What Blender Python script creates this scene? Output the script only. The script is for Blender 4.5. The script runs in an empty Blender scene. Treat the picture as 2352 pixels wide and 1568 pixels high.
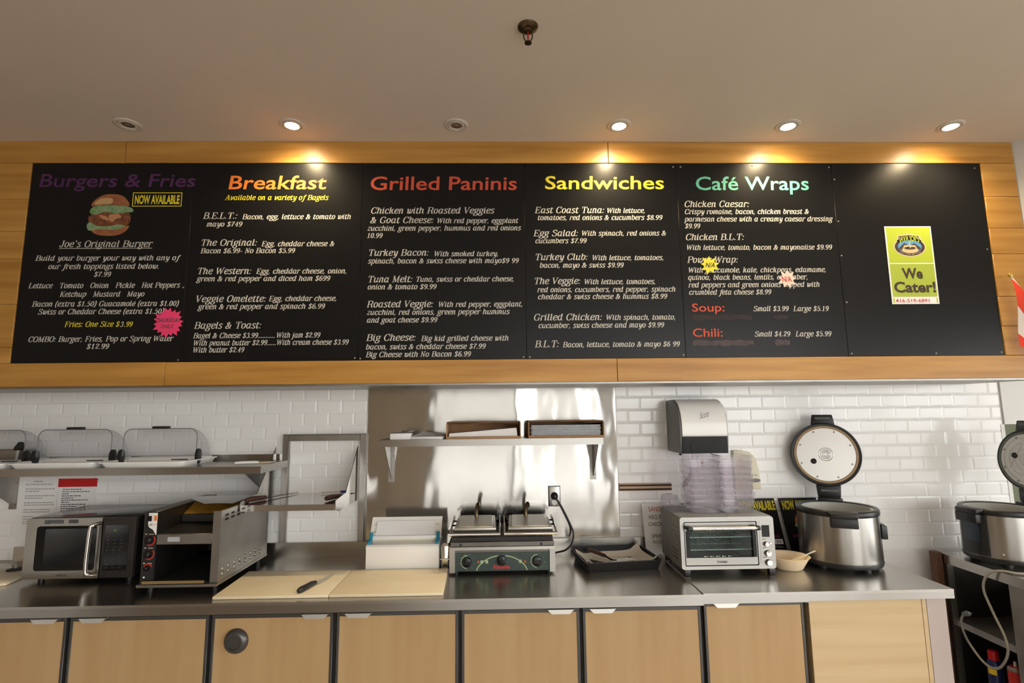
import bpy, bmesh, math, random
from math import sin, cos, pi, radians as R
from mathutils import Vector, Matrix
random.seed(7)
SC = bpy.context.scene
COL = SC.collection

# ------------------------------------------------------------------ camera
cam_d = bpy.data.cameras.new('camera')
cam_d.sensor_fit = 'HORIZONTAL'
cam_d.sensor_width = 36.0
cam_d.lens = 36.0 * 1217.69 / 2352.0
cam_d.clip_start = 0.02
cam = bpy.data.objects.new('camera', cam_d)
COL.objects.link(cam)
def cam_matrix(pitch, yaw, roll, loc):
    f = Vector((sin(yaw) * cos(pitch), cos(yaw) * cos(pitch), sin(pitch)))
    r = Vector((cos(yaw), -sin(yaw), 0))
    u = r.cross(f)
    r2 = r * cos(roll) + u * sin(roll)
    u2 = u * cos(roll) - r * sin(roll)
    m = Matrix((r2, u2, -f)).transposed().to_4x4()
    m.translation = Vector(loc)
    return m
cam.matrix_world = cam_matrix(R(7.5117), R(1.3323), R(-0.5986), (0, 0, 1.72))
SC.camera = cam

# ------------------------------------------------------------------ exposure, world
SC.view_settings.view_transform = 'Standard'
SC.view_settings.look = 'None'
SC.view_settings.exposure = 2.78
SC.view_settings.gamma = 1.0
SC.view_settings.use_curve_mapping = False
wd = bpy.data.worlds.new('sky')
SC.world = wd
wd.use_nodes = True
bg = wd.node_tree.nodes['Background']
bg.inputs[0].default_value = (0.98, 0.975, 0.965, 1)
bg.inputs[1].default_value = 1.0
SC.cycles.max_bounces = 8
SC.cycles.diffuse_bounces = 4
SC.cycles.glossy_bounces = 5
SC.cycles.transmission_bounces = 6
SC.cycles.transparent_max_bounces = 40
SC.cycles.caustics_reflective = True
SC.cycles.blur_glossy = 1.0
SC.cycles.caustics_refractive = False
SC.cycles.sample_clamp_indirect = 6.0
SC.cycles.use_denoising = True

# ------------------------------------------------------------------ daylight through the shop windows and an added left one (portals in the openings)
ROOM_X0, ROOM_X1, ROOM_Y0 = -5.0, 5.2, -2.8
WINDOWS = [('rear', -1.2, 1.75, 0.05, 3.0), ('rear', 1.85, 5.05, 0.05, 3.0), ('right', -2.6, 2.2, 0.05, 2.4), ('left', -2.2, -.2, 0.05, 0.85)]  # the left opening is added to brighten the microwave front
for side, a0, a1, z0, z1 in WINDOWS:
    ld = bpy.data.lights.new('window_portal', 'AREA')
    ld.shape = 'RECTANGLE'; ld.size = a1 - a0; ld.size_y = z1 - z0
    ld.cycles.is_portal = True
    lo = bpy.data.objects.new('window_portal', ld); COL.objects.link(lo)
    if side == 'rear':
        lo.location = ((a0 + a1) / 2, ROOM_Y0 - 0.02, (z0 + z1) / 2); lo.rotation_euler = (R(90), 0, 0)
    elif side == 'left':
        lo.location = (ROOM_X0 - 0.02, (a0 + a1) / 2, (z0 + z1) / 2); lo.rotation_euler = (R(90), 0, R(-90))
    else:
        lo.location = (ROOM_X1 + 0.02, (a0 + a1) / 2, (z0 + z1) / 2); lo.rotation_euler = (R(90), 0, R(90))
SPOT_POWER = 5.5
SPOT_COLOR = (1.0, 0.78, 0.46)

# ------------------------------------------------------------------ mesh helpers
class MB:
    """collects vertices and faces of one part"""
    def __init__(s): s.v = []; s.f = []
    def add(s, vs, fs):
        n = len(s.v); s.v += [tuple(p) for p in vs]; s.f += [tuple(i + n for i in f) for f in fs]; return s
    def box(s, x0, x1, y0, y1, z0, z1):
        return s.add([(x0,y0,z0),(x1,y0,z0),(x1,y1,z0),(x0,y1,z0),(x0,y0,z1),(x1,y0,z1),(x1,y1,z1),(x0,y1,z1)],
                     [(0,3,2,1),(4,5,6,7),(0,1,5,4),(1,2,6,5),(2,3,7,6),(3,0,4,7)])
    def quad(s, a, b, c, d): return s.add([a,b,c,d],[(0,1,2,3)])
    def prism(s, pts, off):
        """closed polygon (3d points) extruded by the vector off"""
        n = len(pts); off = Vector(off)
        vs = [Vector(p) for p in pts]; vs = vs + [p + off for p in vs]
        fs = [tuple(range(n))[::-1], tuple(range(n, 2*n))] + [(i, (i+1) % n, (i+1) % n + n, i + n) for i in range(n)]
        return s.add(vs, fs)
    def lathe(s, prof, c=(0,0,0), seg=32, a0=0.0, a1=2*pi, axis='Z', cap=False):
        """profile of (radius, height) pairs turned about an axis through c"""
        full = abs(a1 - a0 - 2*pi) < 1e-6
        m = seg if full else seg + 1; vs = []; fs = []
        for (r, h) in prof:
            for k in range(m):
                a = a0 + (a1 - a0) * k / seg
                p = (r*cos(a), r*sin(a), h)
                if axis == 'Y': p = (p[0], h, p[1])
                if axis == 'X': p = (h, p[0], p[1])
                vs.append((c[0]+p[0], c[1]+p[1], c[2]+p[2]))
        for j in range(len(prof)-1):
            for k in range(seg):
                k2 = (k+1) % m
                fs.append((j*m+k, j*m+k2, (j+1)*m+k2, (j+1)*m+k))
        if cap and full and prof[0][0] > 1e-5: fs.append(tuple(range(m))[::-1])
        if cap and full and prof[-1][0] > 1e-5: fs.append(tuple(range((len(prof)-1)*m, len(prof)*m)))
        return s.add(vs, fs)
    def cyl(s, c, r, h, axis='Z', seg=24):
        return s.lathe([(r, 0), (r, h)], c, seg, axis=axis, cap=True)
    def tube(s, pts, r, seg=10, smooth=0, closed=False):
        pts = [Vector(p) for p in pts]
        if smooth: pts = catmull(pts, smooth, closed)
        n = len(pts); vs = []; fs = []; up = None
        for i, p in enumerate(pts):
            t = (pts[(i+1) % n if closed else min(i+1, n-1)] - pts[(i-1) % n if closed else max(i-1, 0)]).normalized()
            if up is None: up = Vector((0,0,1)) if abs(t.z) < .9 else Vector((1,0,0))
            a = t.cross(up).normalized(); up = a.cross(t).normalized()
            rr = r[i] if isinstance(r, (list, tuple)) and len(r) == n else (r if not isinstance(r, (list, tuple)) else r[0])
            for k in range(seg):
                w = 2*pi*k/seg; vs.append(p + (a*cos(w) + up*sin(w)) * rr)
        for i in range(n if closed else n-1):
            j = (i+1) % n
            for k in range(seg): fs.append((i*seg+k, i*seg+(k+1) % seg, j*seg+(k+1) % seg, j*seg+k))
        if not closed: fs += [tuple(range(seg))[::-1], tuple(range((n-1)*seg, n*seg))]
        return s.add(vs, fs)
    def grid(s, fn, nu, nv):
        vs = [fn(i/nu, j/nv) for j in range(nv+1) for i in range(nu+1)]
        fs = [(j*(nu+1)+i, j*(nu+1)+i+1, (j+1)*(nu+1)+i+1, (j+1)*(nu+1)+i) for j in range(nv) for i in range(nu)]
        return s.add(vs, fs)
    def loft(s, rings, cap=True):
        n = len(rings[0]); vs = [p for r in rings for p in r]
        fs = [(j*n+k, j*n+(k+1) % n, (j+1)*n+(k+1) % n, (j+1)*n+k) for j in range(len(rings)-1) for k in range(n)]
        if cap: fs += [tuple(range(n))[::-1], tuple(range((len(rings)-1)*n, len(rings)*n))]
        return s.add(vs, fs)
    def move(s, m):
        s.v = [tuple(m @ Vector(p)) for p in s.v]; return s
    def join(s, o): return s.add(o.v, o.f)

def catmull(pts, k=6, closed=False):
    out = []; n = len(pts)
    for i in range(n if closed else n-1):
        if closed: p0, p1, p2, p3 = pts[i-1], pts[i], pts[(i+1) % n], pts[(i+2) % n]
        else: p0, p1, p2, p3 = pts[max(i-1, 0)], pts[i], pts[i+1], pts[min(i+2, n-1)]
        for j in range(k):
            t = j/k
            out.append(0.5*((2*p1) + (p2-p0)*t + (2*p0-5*p1+4*p2-p3)*t*t + (3*p1-p0-3*p2+p3)*t*t*t))
    if not closed: out.append(pts[-1])
    return out
def rrect(x0, x1, z0, z1, r, n=5, y=0.0):
    """rounded rectangle outline in the XZ plane"""
    out = []
    for cx, cz, a in ((x1-r, z1-r, 0), (x0+r, z1-r, 90), (x0+r, z0+r, 180), (x1-r, z0+r, 270)):
        for k in range(n+1):
            w = R(a + 90*k/n); out.append((cx + r*cos(w), y, cz + r*sin(w)))
    return out
def rrect_h(x0, x1, y0, y1, r, z, n=5):
    return [(p[0], p[2], z) for p in rrect(x0, x1, y0, y1, r, n)]
def ring_frame(mb, outer, inner, off):
    """flat frame between two outlines of equal length, extruded by off"""
    n = len(outer); off = Vector(off)
    vs = [Vector(p) for p in outer] + [Vector(p) for p in inner]
    vs = vs + [p + off for p in vs]; fs = []
    for i in range(n):
        j = (i+1) % n
        fs += [(i, j, n+j, n+i), (2*n+i, 3*n+i, 3*n+j, 2*n+j), (i, 2*n+i, 2*n+j, j), (n+i, n+j, 3*n+j, 3*n+i)]
    return mb.add(vs, fs)

FRAME = {}
def thing(name, label, cat, loc=(0,0,0), rz=None, group=None):
    """an Empty at the base of a thing; with rz the parts are given in its own axes, else in room axes"""
    o = bpy.data.objects.new(name, None); COL.objects.link(o)
    o.empty_display_size = .05
    o.location = loc
    if rz is not None: o.rotation_euler = (0, 0, rz)
    FRAME[o.name] = Vector((0,0,0)) if rz is not None else Vector(loc)
    tag(o, label, cat, group); return o
def tag(o, label, cat, group=None):
    o['label'] = label; o['category'] = cat
    if group: o['group'] = group
    return o
def P(name, mb, m, parent=None, bev=0.0, seg=2, uv=False, label=None, flat=False, ang=40):
    """link one part (or a one-mesh thing) as a mesh object"""
    org = FRAME[parent.name] if parent else None
    if org is None:
        if mb.v:
            xs, ys, zs = zip(*mb.v); org = Vector(((min(xs)+max(xs))/2, (min(ys)+max(ys))/2, min(zs)))
        else: org = Vector((0,0,0))
    me = bpy.data.meshes.new(name)
    me.from_pydata([tuple(Vector(p) - org) for p in mb.v], [], mb.f)
    bm = bmesh.new(); bm.from_mesh(me)
    if bev or not flat:
        bmesh.ops.recalc_face_normals(bm, faces=bm.faces)
    if bev:
        es = [e for e in bm.edges if e.is_manifold and e.calc_face_angle(0) > R(35)]
        bmesh.ops.bevel(bm, geom=es, offset=bev, segments=seg, affect='EDGES', profile=.5, clamp_overlap=True)
    if uv:
        ul = bm.loops.layers.uv.new('brush')
        for f in bm.faces:
            n = f.normal
            for lp in f.loops:
                c = lp.vert.co
                if uv == 'cyl': lp[ul].uv = (math.atan2(c.y, c.x), c.z)
                elif abs(n.x) > .7: lp[ul].uv = (c.y, c.z)
                elif abs(n.z) > .7: lp[ul].uv = (c.x, c.y)
                else: lp[ul].uv = (c.x, c.z)
    bm.to_mesh(me); bm.free()
    for p in me.polygons: p.use_smooth = True
    try: me.set_sharp_from_angle(angle=R(ang))
    except Exception: pass
    me.materials.append(m)
    o = bpy.data.objects.new(name, me); COL.objects.link(o)
    if parent:
        o.parent = parent; FRAME[o.name] = FRAME[parent.name]
    else:
        o.location = org; FRAME[o.name] = org
    if label: o['label'] = label
    return o
def struct(name, mb, m, **k):
    o = P(name, mb, m, **k); o['kind'] = 'structure'; return o
def dup(root, loc, label, rz=None):
    """copy of a thing with copies of its parts and sub-parts"""
    r = root.copy(); COL.objects.link(r); r.location = loc; r['label'] = label
    if rz is not None: r.rotation_euler = (0, 0, rz)
    for ch in list(root.children):
        c = ch.copy(); COL.objects.link(c); c.parent = r
        for g in list(ch.children):
            d = g.copy(); COL.objects.link(d); d.parent = c
    return r

# ------------------------------------------------------------------ materials
def mat(name, col, rough=.5, metal=0.0, noise=None, bump=None, spec=.5, aniso=0.0, coat=0.0, emit=None, trans=0.0, alpha=1.0, ior=1.45):
    """principled material; noise = (scale xyz, amount, darker colour); bump = (scale xyz, distance)"""
    m = bpy.data.materials.new(name); m.use_nodes = True
    nt = m.node_tree; b = nt.nodes['Principled BSDF']
    b.inputs['Base Color'].default_value = (*col, 1); b.inputs['Roughness'].default_value = rough
    b.inputs['Metallic'].default_value = metal; b.inputs['Specular IOR Level'].default_value = spec
    b.inputs['Coat Weight'].default_value = coat; b.inputs['IOR'].default_value = ior
    b.inputs['Transmission Weight'].default_value = trans; b.inputs['Alpha'].default_value = alpha
    def tex(scale, detail=4.0):
        tc = nt.nodes.new('ShaderNodeTexCoord'); mp = nt.nodes.new('ShaderNodeMapping'); tx = nt.nodes.new('ShaderNodeTexNoise')
        mp.inputs['Scale'].default_value = scale; tx.inputs['Scale'].default_value = 1.0; tx.inputs['Detail'].default_value = detail
        nt.links.new(tc.outputs['Object'], mp.inputs[0]); nt.links.new(mp.outputs[0], tx.inputs['Vector']); return tx
    if noise:
        sc, amt, c2 = noise; tx = tex(sc); rp = nt.nodes.new('ShaderNodeValToRGB')
        rp.color_ramp.elements[0].position = .5 - amt; rp.color_ramp.elements[1].position = .5 + amt
        rp.color_ramp.elements[0].color = (*c2, 1); rp.color_ramp.elements[1].color = (*col, 1)
        nt.links.new(tx.outputs[0], rp.inputs[0]); nt.links.new(rp.outputs[0], b.inputs['Base Color'])
    if bump:
        sc, dist = bump[:2]; tx = tex(sc, bump[2] if len(bump) > 2 else 2.0); bp = nt.nodes.new('ShaderNodeBump')
        bp.inputs['Strength'].default_value = 1.0; bp.inputs['Distance'].default_value = dist
        nt.links.new(tx.outputs[0], bp.inputs['Height']); nt.links.new(bp.outputs[0], b.inputs['Normal'])
    if aniso:
        b.inputs['Anisotropic'].default_value = aniso; b.inputs['Anisotropic Rotation'].default_value = .25
        tg = nt.nodes.new('ShaderNodeTangent'); tg.direction_type = 'UV_MAP'; tg.uv_map = 'brush'
        nt.links.new(tg.outputs[0], b.inputs['Tangent'])
    if emit:
        b.inputs['Emission Color'].default_value = (*emit[0], 1); b.inputs['Emission Strength'].default_value = emit[1]
    return m
def clear_mat(name, col=(1,1,1), k=.12, rough=.05, ior=1.35):
    """thin clear plastic: see-through with a glossy skin"""
    m = bpy.data.materials.new(name); m.use_nodes = True; nt = m.node_tree
    for n in list(nt.nodes):
        if n.type != 'OUTPUT_MATERIAL': nt.nodes.remove(n)
    out = [n for n in nt.nodes if n.type == 'OUTPUT_MATERIAL'][0]
    tr = nt.nodes.new('ShaderNodeBsdfTransparent'); tr.inputs[0].default_value = (*col, 1)
    gl = nt.nodes.new('ShaderNodeBsdfGlossy'); gl.inputs['Roughness'].default_value = rough
    df = nt.nodes.new('ShaderNodeBsdfDiffuse'); df.inputs[0].default_value = (.8, .8, .82, 1)
    lw = nt.nodes.new('ShaderNodeLayerWeight'); pw = nt.nodes.new('ShaderNodeMath'); pw.operation = 'POWER'; pw.inputs[1].default_value = 3.0
    fr = nt.nodes.new('ShaderNodeMath'); fr.operation = 'MULTIPLY_ADD'; fr.inputs[1].default_value = .75; fr.inputs[2].default_value = (ior - 1)**2 * .2
    nt.links.new(lw.outputs['Facing'], pw.inputs[0]); nt.links.new(pw.outputs[0], fr.inputs[0])
    m1 = nt.nodes.new('ShaderNodeMixShader'); m1.inputs[0].default_value = k
    m2 = nt.nodes.new('ShaderNodeMixShader')
    nt.links.new(tr.outputs[0], m1.inputs[1]); nt.links.new(df.outputs[0], m1.inputs[2])
    nt.links.new(fr.outputs[0], m2.inputs[0]); nt.links.new(m1.outputs[0], m2.inputs[1]); nt.links.new(gl.outputs[0], m2.inputs[2])
    nt.links.new(m2.outputs[0], out.inputs[0]); return m

M = {}
M['tile'] = mat('tile_white_glaze', (.90,.895,.88), .14, spec=.6)
M['grout'] = mat('grout', (.80,.79,.77), .9)
M['ceil'] = mat('ceiling_paint', (.70,.61,.51), .9, noise=((3,3,3), .4, (.67,.58,.48)))
M['beige_wall'] = mat('beige_wall_paint', (.55,.53,.50), .9)
M['pink_wall'] = mat('pale_wall_paint', (.52,.435,.40), .8)
M['white_paint'] = mat('white_paint', (.80,.79,.76), .6)
M['green_wall'] = mat('green_grey_paint', (.20,.22,.15), .8)
M['dark_wall'] = mat('left_wall_paint', (.60,.51,.40), .8)
M['rear_wall'] = mat('rear_wall_paint', (.80,.71,.59), .9)
M['floor'] = mat('floor_tile', (.40,.35,.30), .35, noise=((2,2,2), .3, (.35,.30,.25)))
M['pavement'] = mat('pavement', (.42,.41,.40), .9)
M['dimmed_ground'] = mat('dimmed_ground_outside', (.13,.112,.088), .9)  # ground colour darkened to tone down the microwave's reflection
M['mullion'] = mat('dark_mullion', (.06,.055,.05), .5)
M['wood'] = mat('honey_wood', (.56,.295,.07), .38, noise=((1.3,16,18), .17, (.385,.18,.034)), bump=((2.5,30,26), .0018))
M['maple'] = mat('maple_laminate', (.50,.33,.16), .42, noise=((14,14,1.6), .16, (.455,.285,.13)))
M['ash'] = mat('pale_ash_laminate', (.66,.50,.29), .45, noise=((1.1,7,22), .24, (.57,.40,.205)))
M['brown_wood'] = mat('red_brown_wood', (.16,.065,.03), .5, noise=((14,14,1.5), .3, (.10,.04,.02)))
M['board_black'] = mat('menu_board_black', (.008,.008,.0085), .3, spec=.27)
M['letter_white'] = mat('letter_cream_white', (.62,.60,.55), .6)
M['letter_yellow'] = mat('letter_yellow', (.72,.60,.03), .6)
M['letter_orange'] = mat('letter_orange', (.80,.20,.03), .6)
M['letter_red'] = mat('letter_red', (.60,.08,.035), .6)
M['letter_purple'] = mat('letter_purple', (.085,.02,.10), .6)
M['letter_teal'] = mat('letter_teal', (.11,.46,.33), .6)
M['smudge'] = mat('paint_smudge_brown', (.035,.022,.022), .7, noise=((60,60,25), .3, (.015,.013,.014)))
M['smudge2'] = mat('paint_smudge_mauve', (.10,.075,.08), .7, noise=((70,70,25), .3, (.05,.04,.045)))
M['steel'] = mat('brushed_steel', (.42,.405,.38), .28, 1.0, aniso=.7)
M['steel_counter'] = mat('worktop_steel', (.50,.48,.445), .25, 1.0, bump=((6,6,6), .0006, 1.0), aniso=.4)
M['steel_panel'] = mat('wall_panel_steel', (.53,.515,.49), .12, 1.0, bump=((4.5,1,2.2), .006, 1.5), aniso=.9)
M['steel_dull'] = mat('dull_steel', (.40,.38,.355), .42, 1.0, noise=((9,9,9), .35, (.28,.26,.235)))
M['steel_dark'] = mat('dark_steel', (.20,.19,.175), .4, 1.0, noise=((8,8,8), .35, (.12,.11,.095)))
M['chrome'] = mat('chrome', (.75,.74,.73), .08, 1.0)
M['black'] = mat('black_plastic', (.016,.016,.017), .35)
M['black_matt'] = mat('black_matt', (.012,.012,.012), .65)
M['black_gloss'] = mat('black_gloss', (.008,.008,.009), .1)
M['edge_dark'] = mat('dark_door_edge', (.030,.026,.024), .4)
M['edge_grey'] = mat('grey_door_edge', (.10,.095,.09), .35, .6)
M['white_plastic'] = mat('white_plastic', (.91,.89,.85), .16)
M['cream_plastic'] = mat('cream_plastic', (.70,.65,.50), .5)
M['pe_board'] = mat('cutting_board_plastic', (.85,.77,.60), .5, noise=((5,8,5), .3, (.78,.65,.44)))
M['paper'] = mat('white_paper', (.86,.855,.845), .8)
M['paper_grey'] = mat('tissue_paper', (.50,.52,.54), .7, noise=((40,4,60), .3, (.40,.42,.45)))
M['parchment'] = mat('parchment', (.88,.82,.71), .7, noise=((14,14,14), .3, (.80,.72,.59)))
M['foil'] = mat('foil', (.75,.75,.76), .25, 1.0)
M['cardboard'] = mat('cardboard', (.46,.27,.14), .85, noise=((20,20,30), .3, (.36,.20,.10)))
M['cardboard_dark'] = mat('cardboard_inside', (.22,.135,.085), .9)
M['red_tape'] = mat('red_tape', (.55,.008,.012), .4)
M['print_grey'] = mat('grey_print', (.36,.35,.36), .8)
M['print_dark'] = mat('dark_print', (.06,.06,.07), .8)
M['print_red'] = mat('red_print', (.60,.05,.05), .8)
M['blue_clip'] = mat('blue_plastic', (.03,.30,.46), .4)
M['blue_pen'] = mat('blue_pen_plastic', (.03,.09,.38), .4)
M['brown_handle'] = mat('brown_handle', (.075,.03,.022), .5)
M['yellow_grease'] = mat('greasy_brass_plate', (.50,.27,.04), .5, .3, noise=((18,18,25), .35, (.20,.09,.015)))
M['brass'] = mat('brass_edge', (.48,.34,.15), .4, .8)
M['panel_green'] = mat('dark_green_panel', (.035,.06,.052), .4)
M['line_green'] = mat('pale_green_line', (.42,.52,.30), .6)
M['amber'] = mat('amber_lamp', (.42,.12,.03), .4)
M['iron'] = mat('cast_iron', (.02,.018,.016), .55, bump=((60,60,60), .0008))
M['red_ring'] = mat('red_ring', (.55,.03,.02), .5)
M['orange'] = mat('orange_switch', (.75,.22,.02), .4)
M['lid_grey'] = mat('grey_lid_lining', (.78,.78,.75), .4)
M['lid_steel'] = mat('satin_lid_aluminium', (.80,.79,.77), .3, .55)
M['rubber_tan'] = mat('tan_gasket', (.42,.28,.15), .6)
M['rubber_green'] = mat('grey_green_gasket', (.15,.17,.145), .6)
M['pot_grey'] = mat('pot_lining_grey', (.55,.56,.52), .4)
M['rice'] = mat('cooked_rice_crust', (.45,.26,.10), .8, bump=((120,120,120), .003))
M['bowl'] = mat('fibre_bowl', (.88,.72,.50), .7)
M['clear'] = clear_mat('clear_plastic', (.92,.90,.925), .055, .08, 1.5)
M['dome'] = clear_mat('clear_dome', (.90,.90,.91), .05, .06, 1.35)
M['pane'] = clear_mat('window_pane', (.98,.985,.98), .0, .02, 1.3)
M['oven_glass'] = clear_mat('oven_window', (.80,.90,.87), .0, .03, 1.3)
M['lamp_white'] = mat('white_lamp_trim', (.62,.56,.49), .5)
M['lamp_dark'] = mat('unlit_reflector', (.30,.28,.25), .25, .8)
M['lamp_on'] = mat('lit_lamp', (1,.9,.7), .5, emit=((1,.82,.55), 26.0))
M['bronze'] = mat('dark_bronze', (.16,.12,.075), .25, 1.0)
M['glass_red'] = mat('red_glass_bulb', (.40,.02,.02), .15)
M['flag_red'] = mat('flag_red', (.75,.06,.03), .8)
M['flag_white'] = mat('flag_white', (.80,.72,.66), .8)
M['gold'] = mat('gold_paint', (.70,.48,.10), .3, .7)
M['pink_neon'] = mat('neon_pink_card', (.85,.05,.17), .7)
M['yellow_neon'] = mat('yellow_card', (.80,.72,.05), .7)
M['white_card'] = mat('cream_card', (.78,.66,.58), .7)
M['lime'] = mat('lime_print', (.46,.56,.035), .7)
M['lime2'] = mat('lime_print_lower', (.40,.50,.055), .7)
M['brown_print'] = mat('brown_print', (.055,.033,.024), .7)
M['sky_print'] = mat('blue_print', (.10,.32,.62), .7)
M['tan_print'] = mat('tan_print', (.62,.50,.28), .7)
M['pink_print'] = mat('pale_pink_print', (.72,.58,.42), .7)
M['bun'] = mat('bun_print', (.40,.16,.055), .7, noise=((30,30,40), .3, (.24,.06,.03)))
M['bun_light'] = mat('bun_light_print', (.56,.34,.16), .7)
M['lettuce'] = mat('lettuce_print', (.10,.25,.05), .7, noise=((60,60,60), .25, (.30,.38,.25)))
M['meat'] = mat('meat_print', (.33,.10,.035), .7, noise=((55,55,70), .25, (.06,.022,.014)))
M['sauce'] = mat('cheese_print', (.50,.24,.12), .7)
M['grey_cord'] = mat('grey_cord', (.30,.285,.25), .45)
M['can_blue'] = mat('can_blue', (.012,.02,.09), .3)
M['can_red'] = mat('can_red', (.45,.02,.015), .35)
M['can_yellow'] = mat('can_yellow', (.75,.55,.02), .5)
M['blue_panel'] = mat('blue_control_panel', (.03,.045,.075), .3)
M['magenta_print'] = mat('magenta_print', (.22,.01,.06), .6)
M['grey_box'] = mat('grey_side_plastic', (.16,.165,.17), .35)
M['magnet_wood'] = mat('pale_wood_strip', (.55,.36,.22), .5)
M['oven_side'] = mat('dark_oven_side', (.022,.023,.026), .4, spec=.1)
M['steel_oven'] = mat('oven_front_steel', (.31,.30,.28), .28, 1.0, aniso=.7)
M['steel_bright'] = mat('bright_steel', (.56,.55,.53), .12, 1.0)
M['satin'] = mat('satin_metal', (.58,.565,.53), .35, .55)
M['facade_added_warm'] = mat('warm_added_facade', (.22,.175,.115), .9)
M['black_tray'] = mat('black_tray_coating', (.012,.012,.013), .5, spec=.3)
M['facade_added'] = mat('added_facade', (.36,.35,.33), .9)
M['display_green'] = mat('display_green', (.12,.26,.03), .5)
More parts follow.
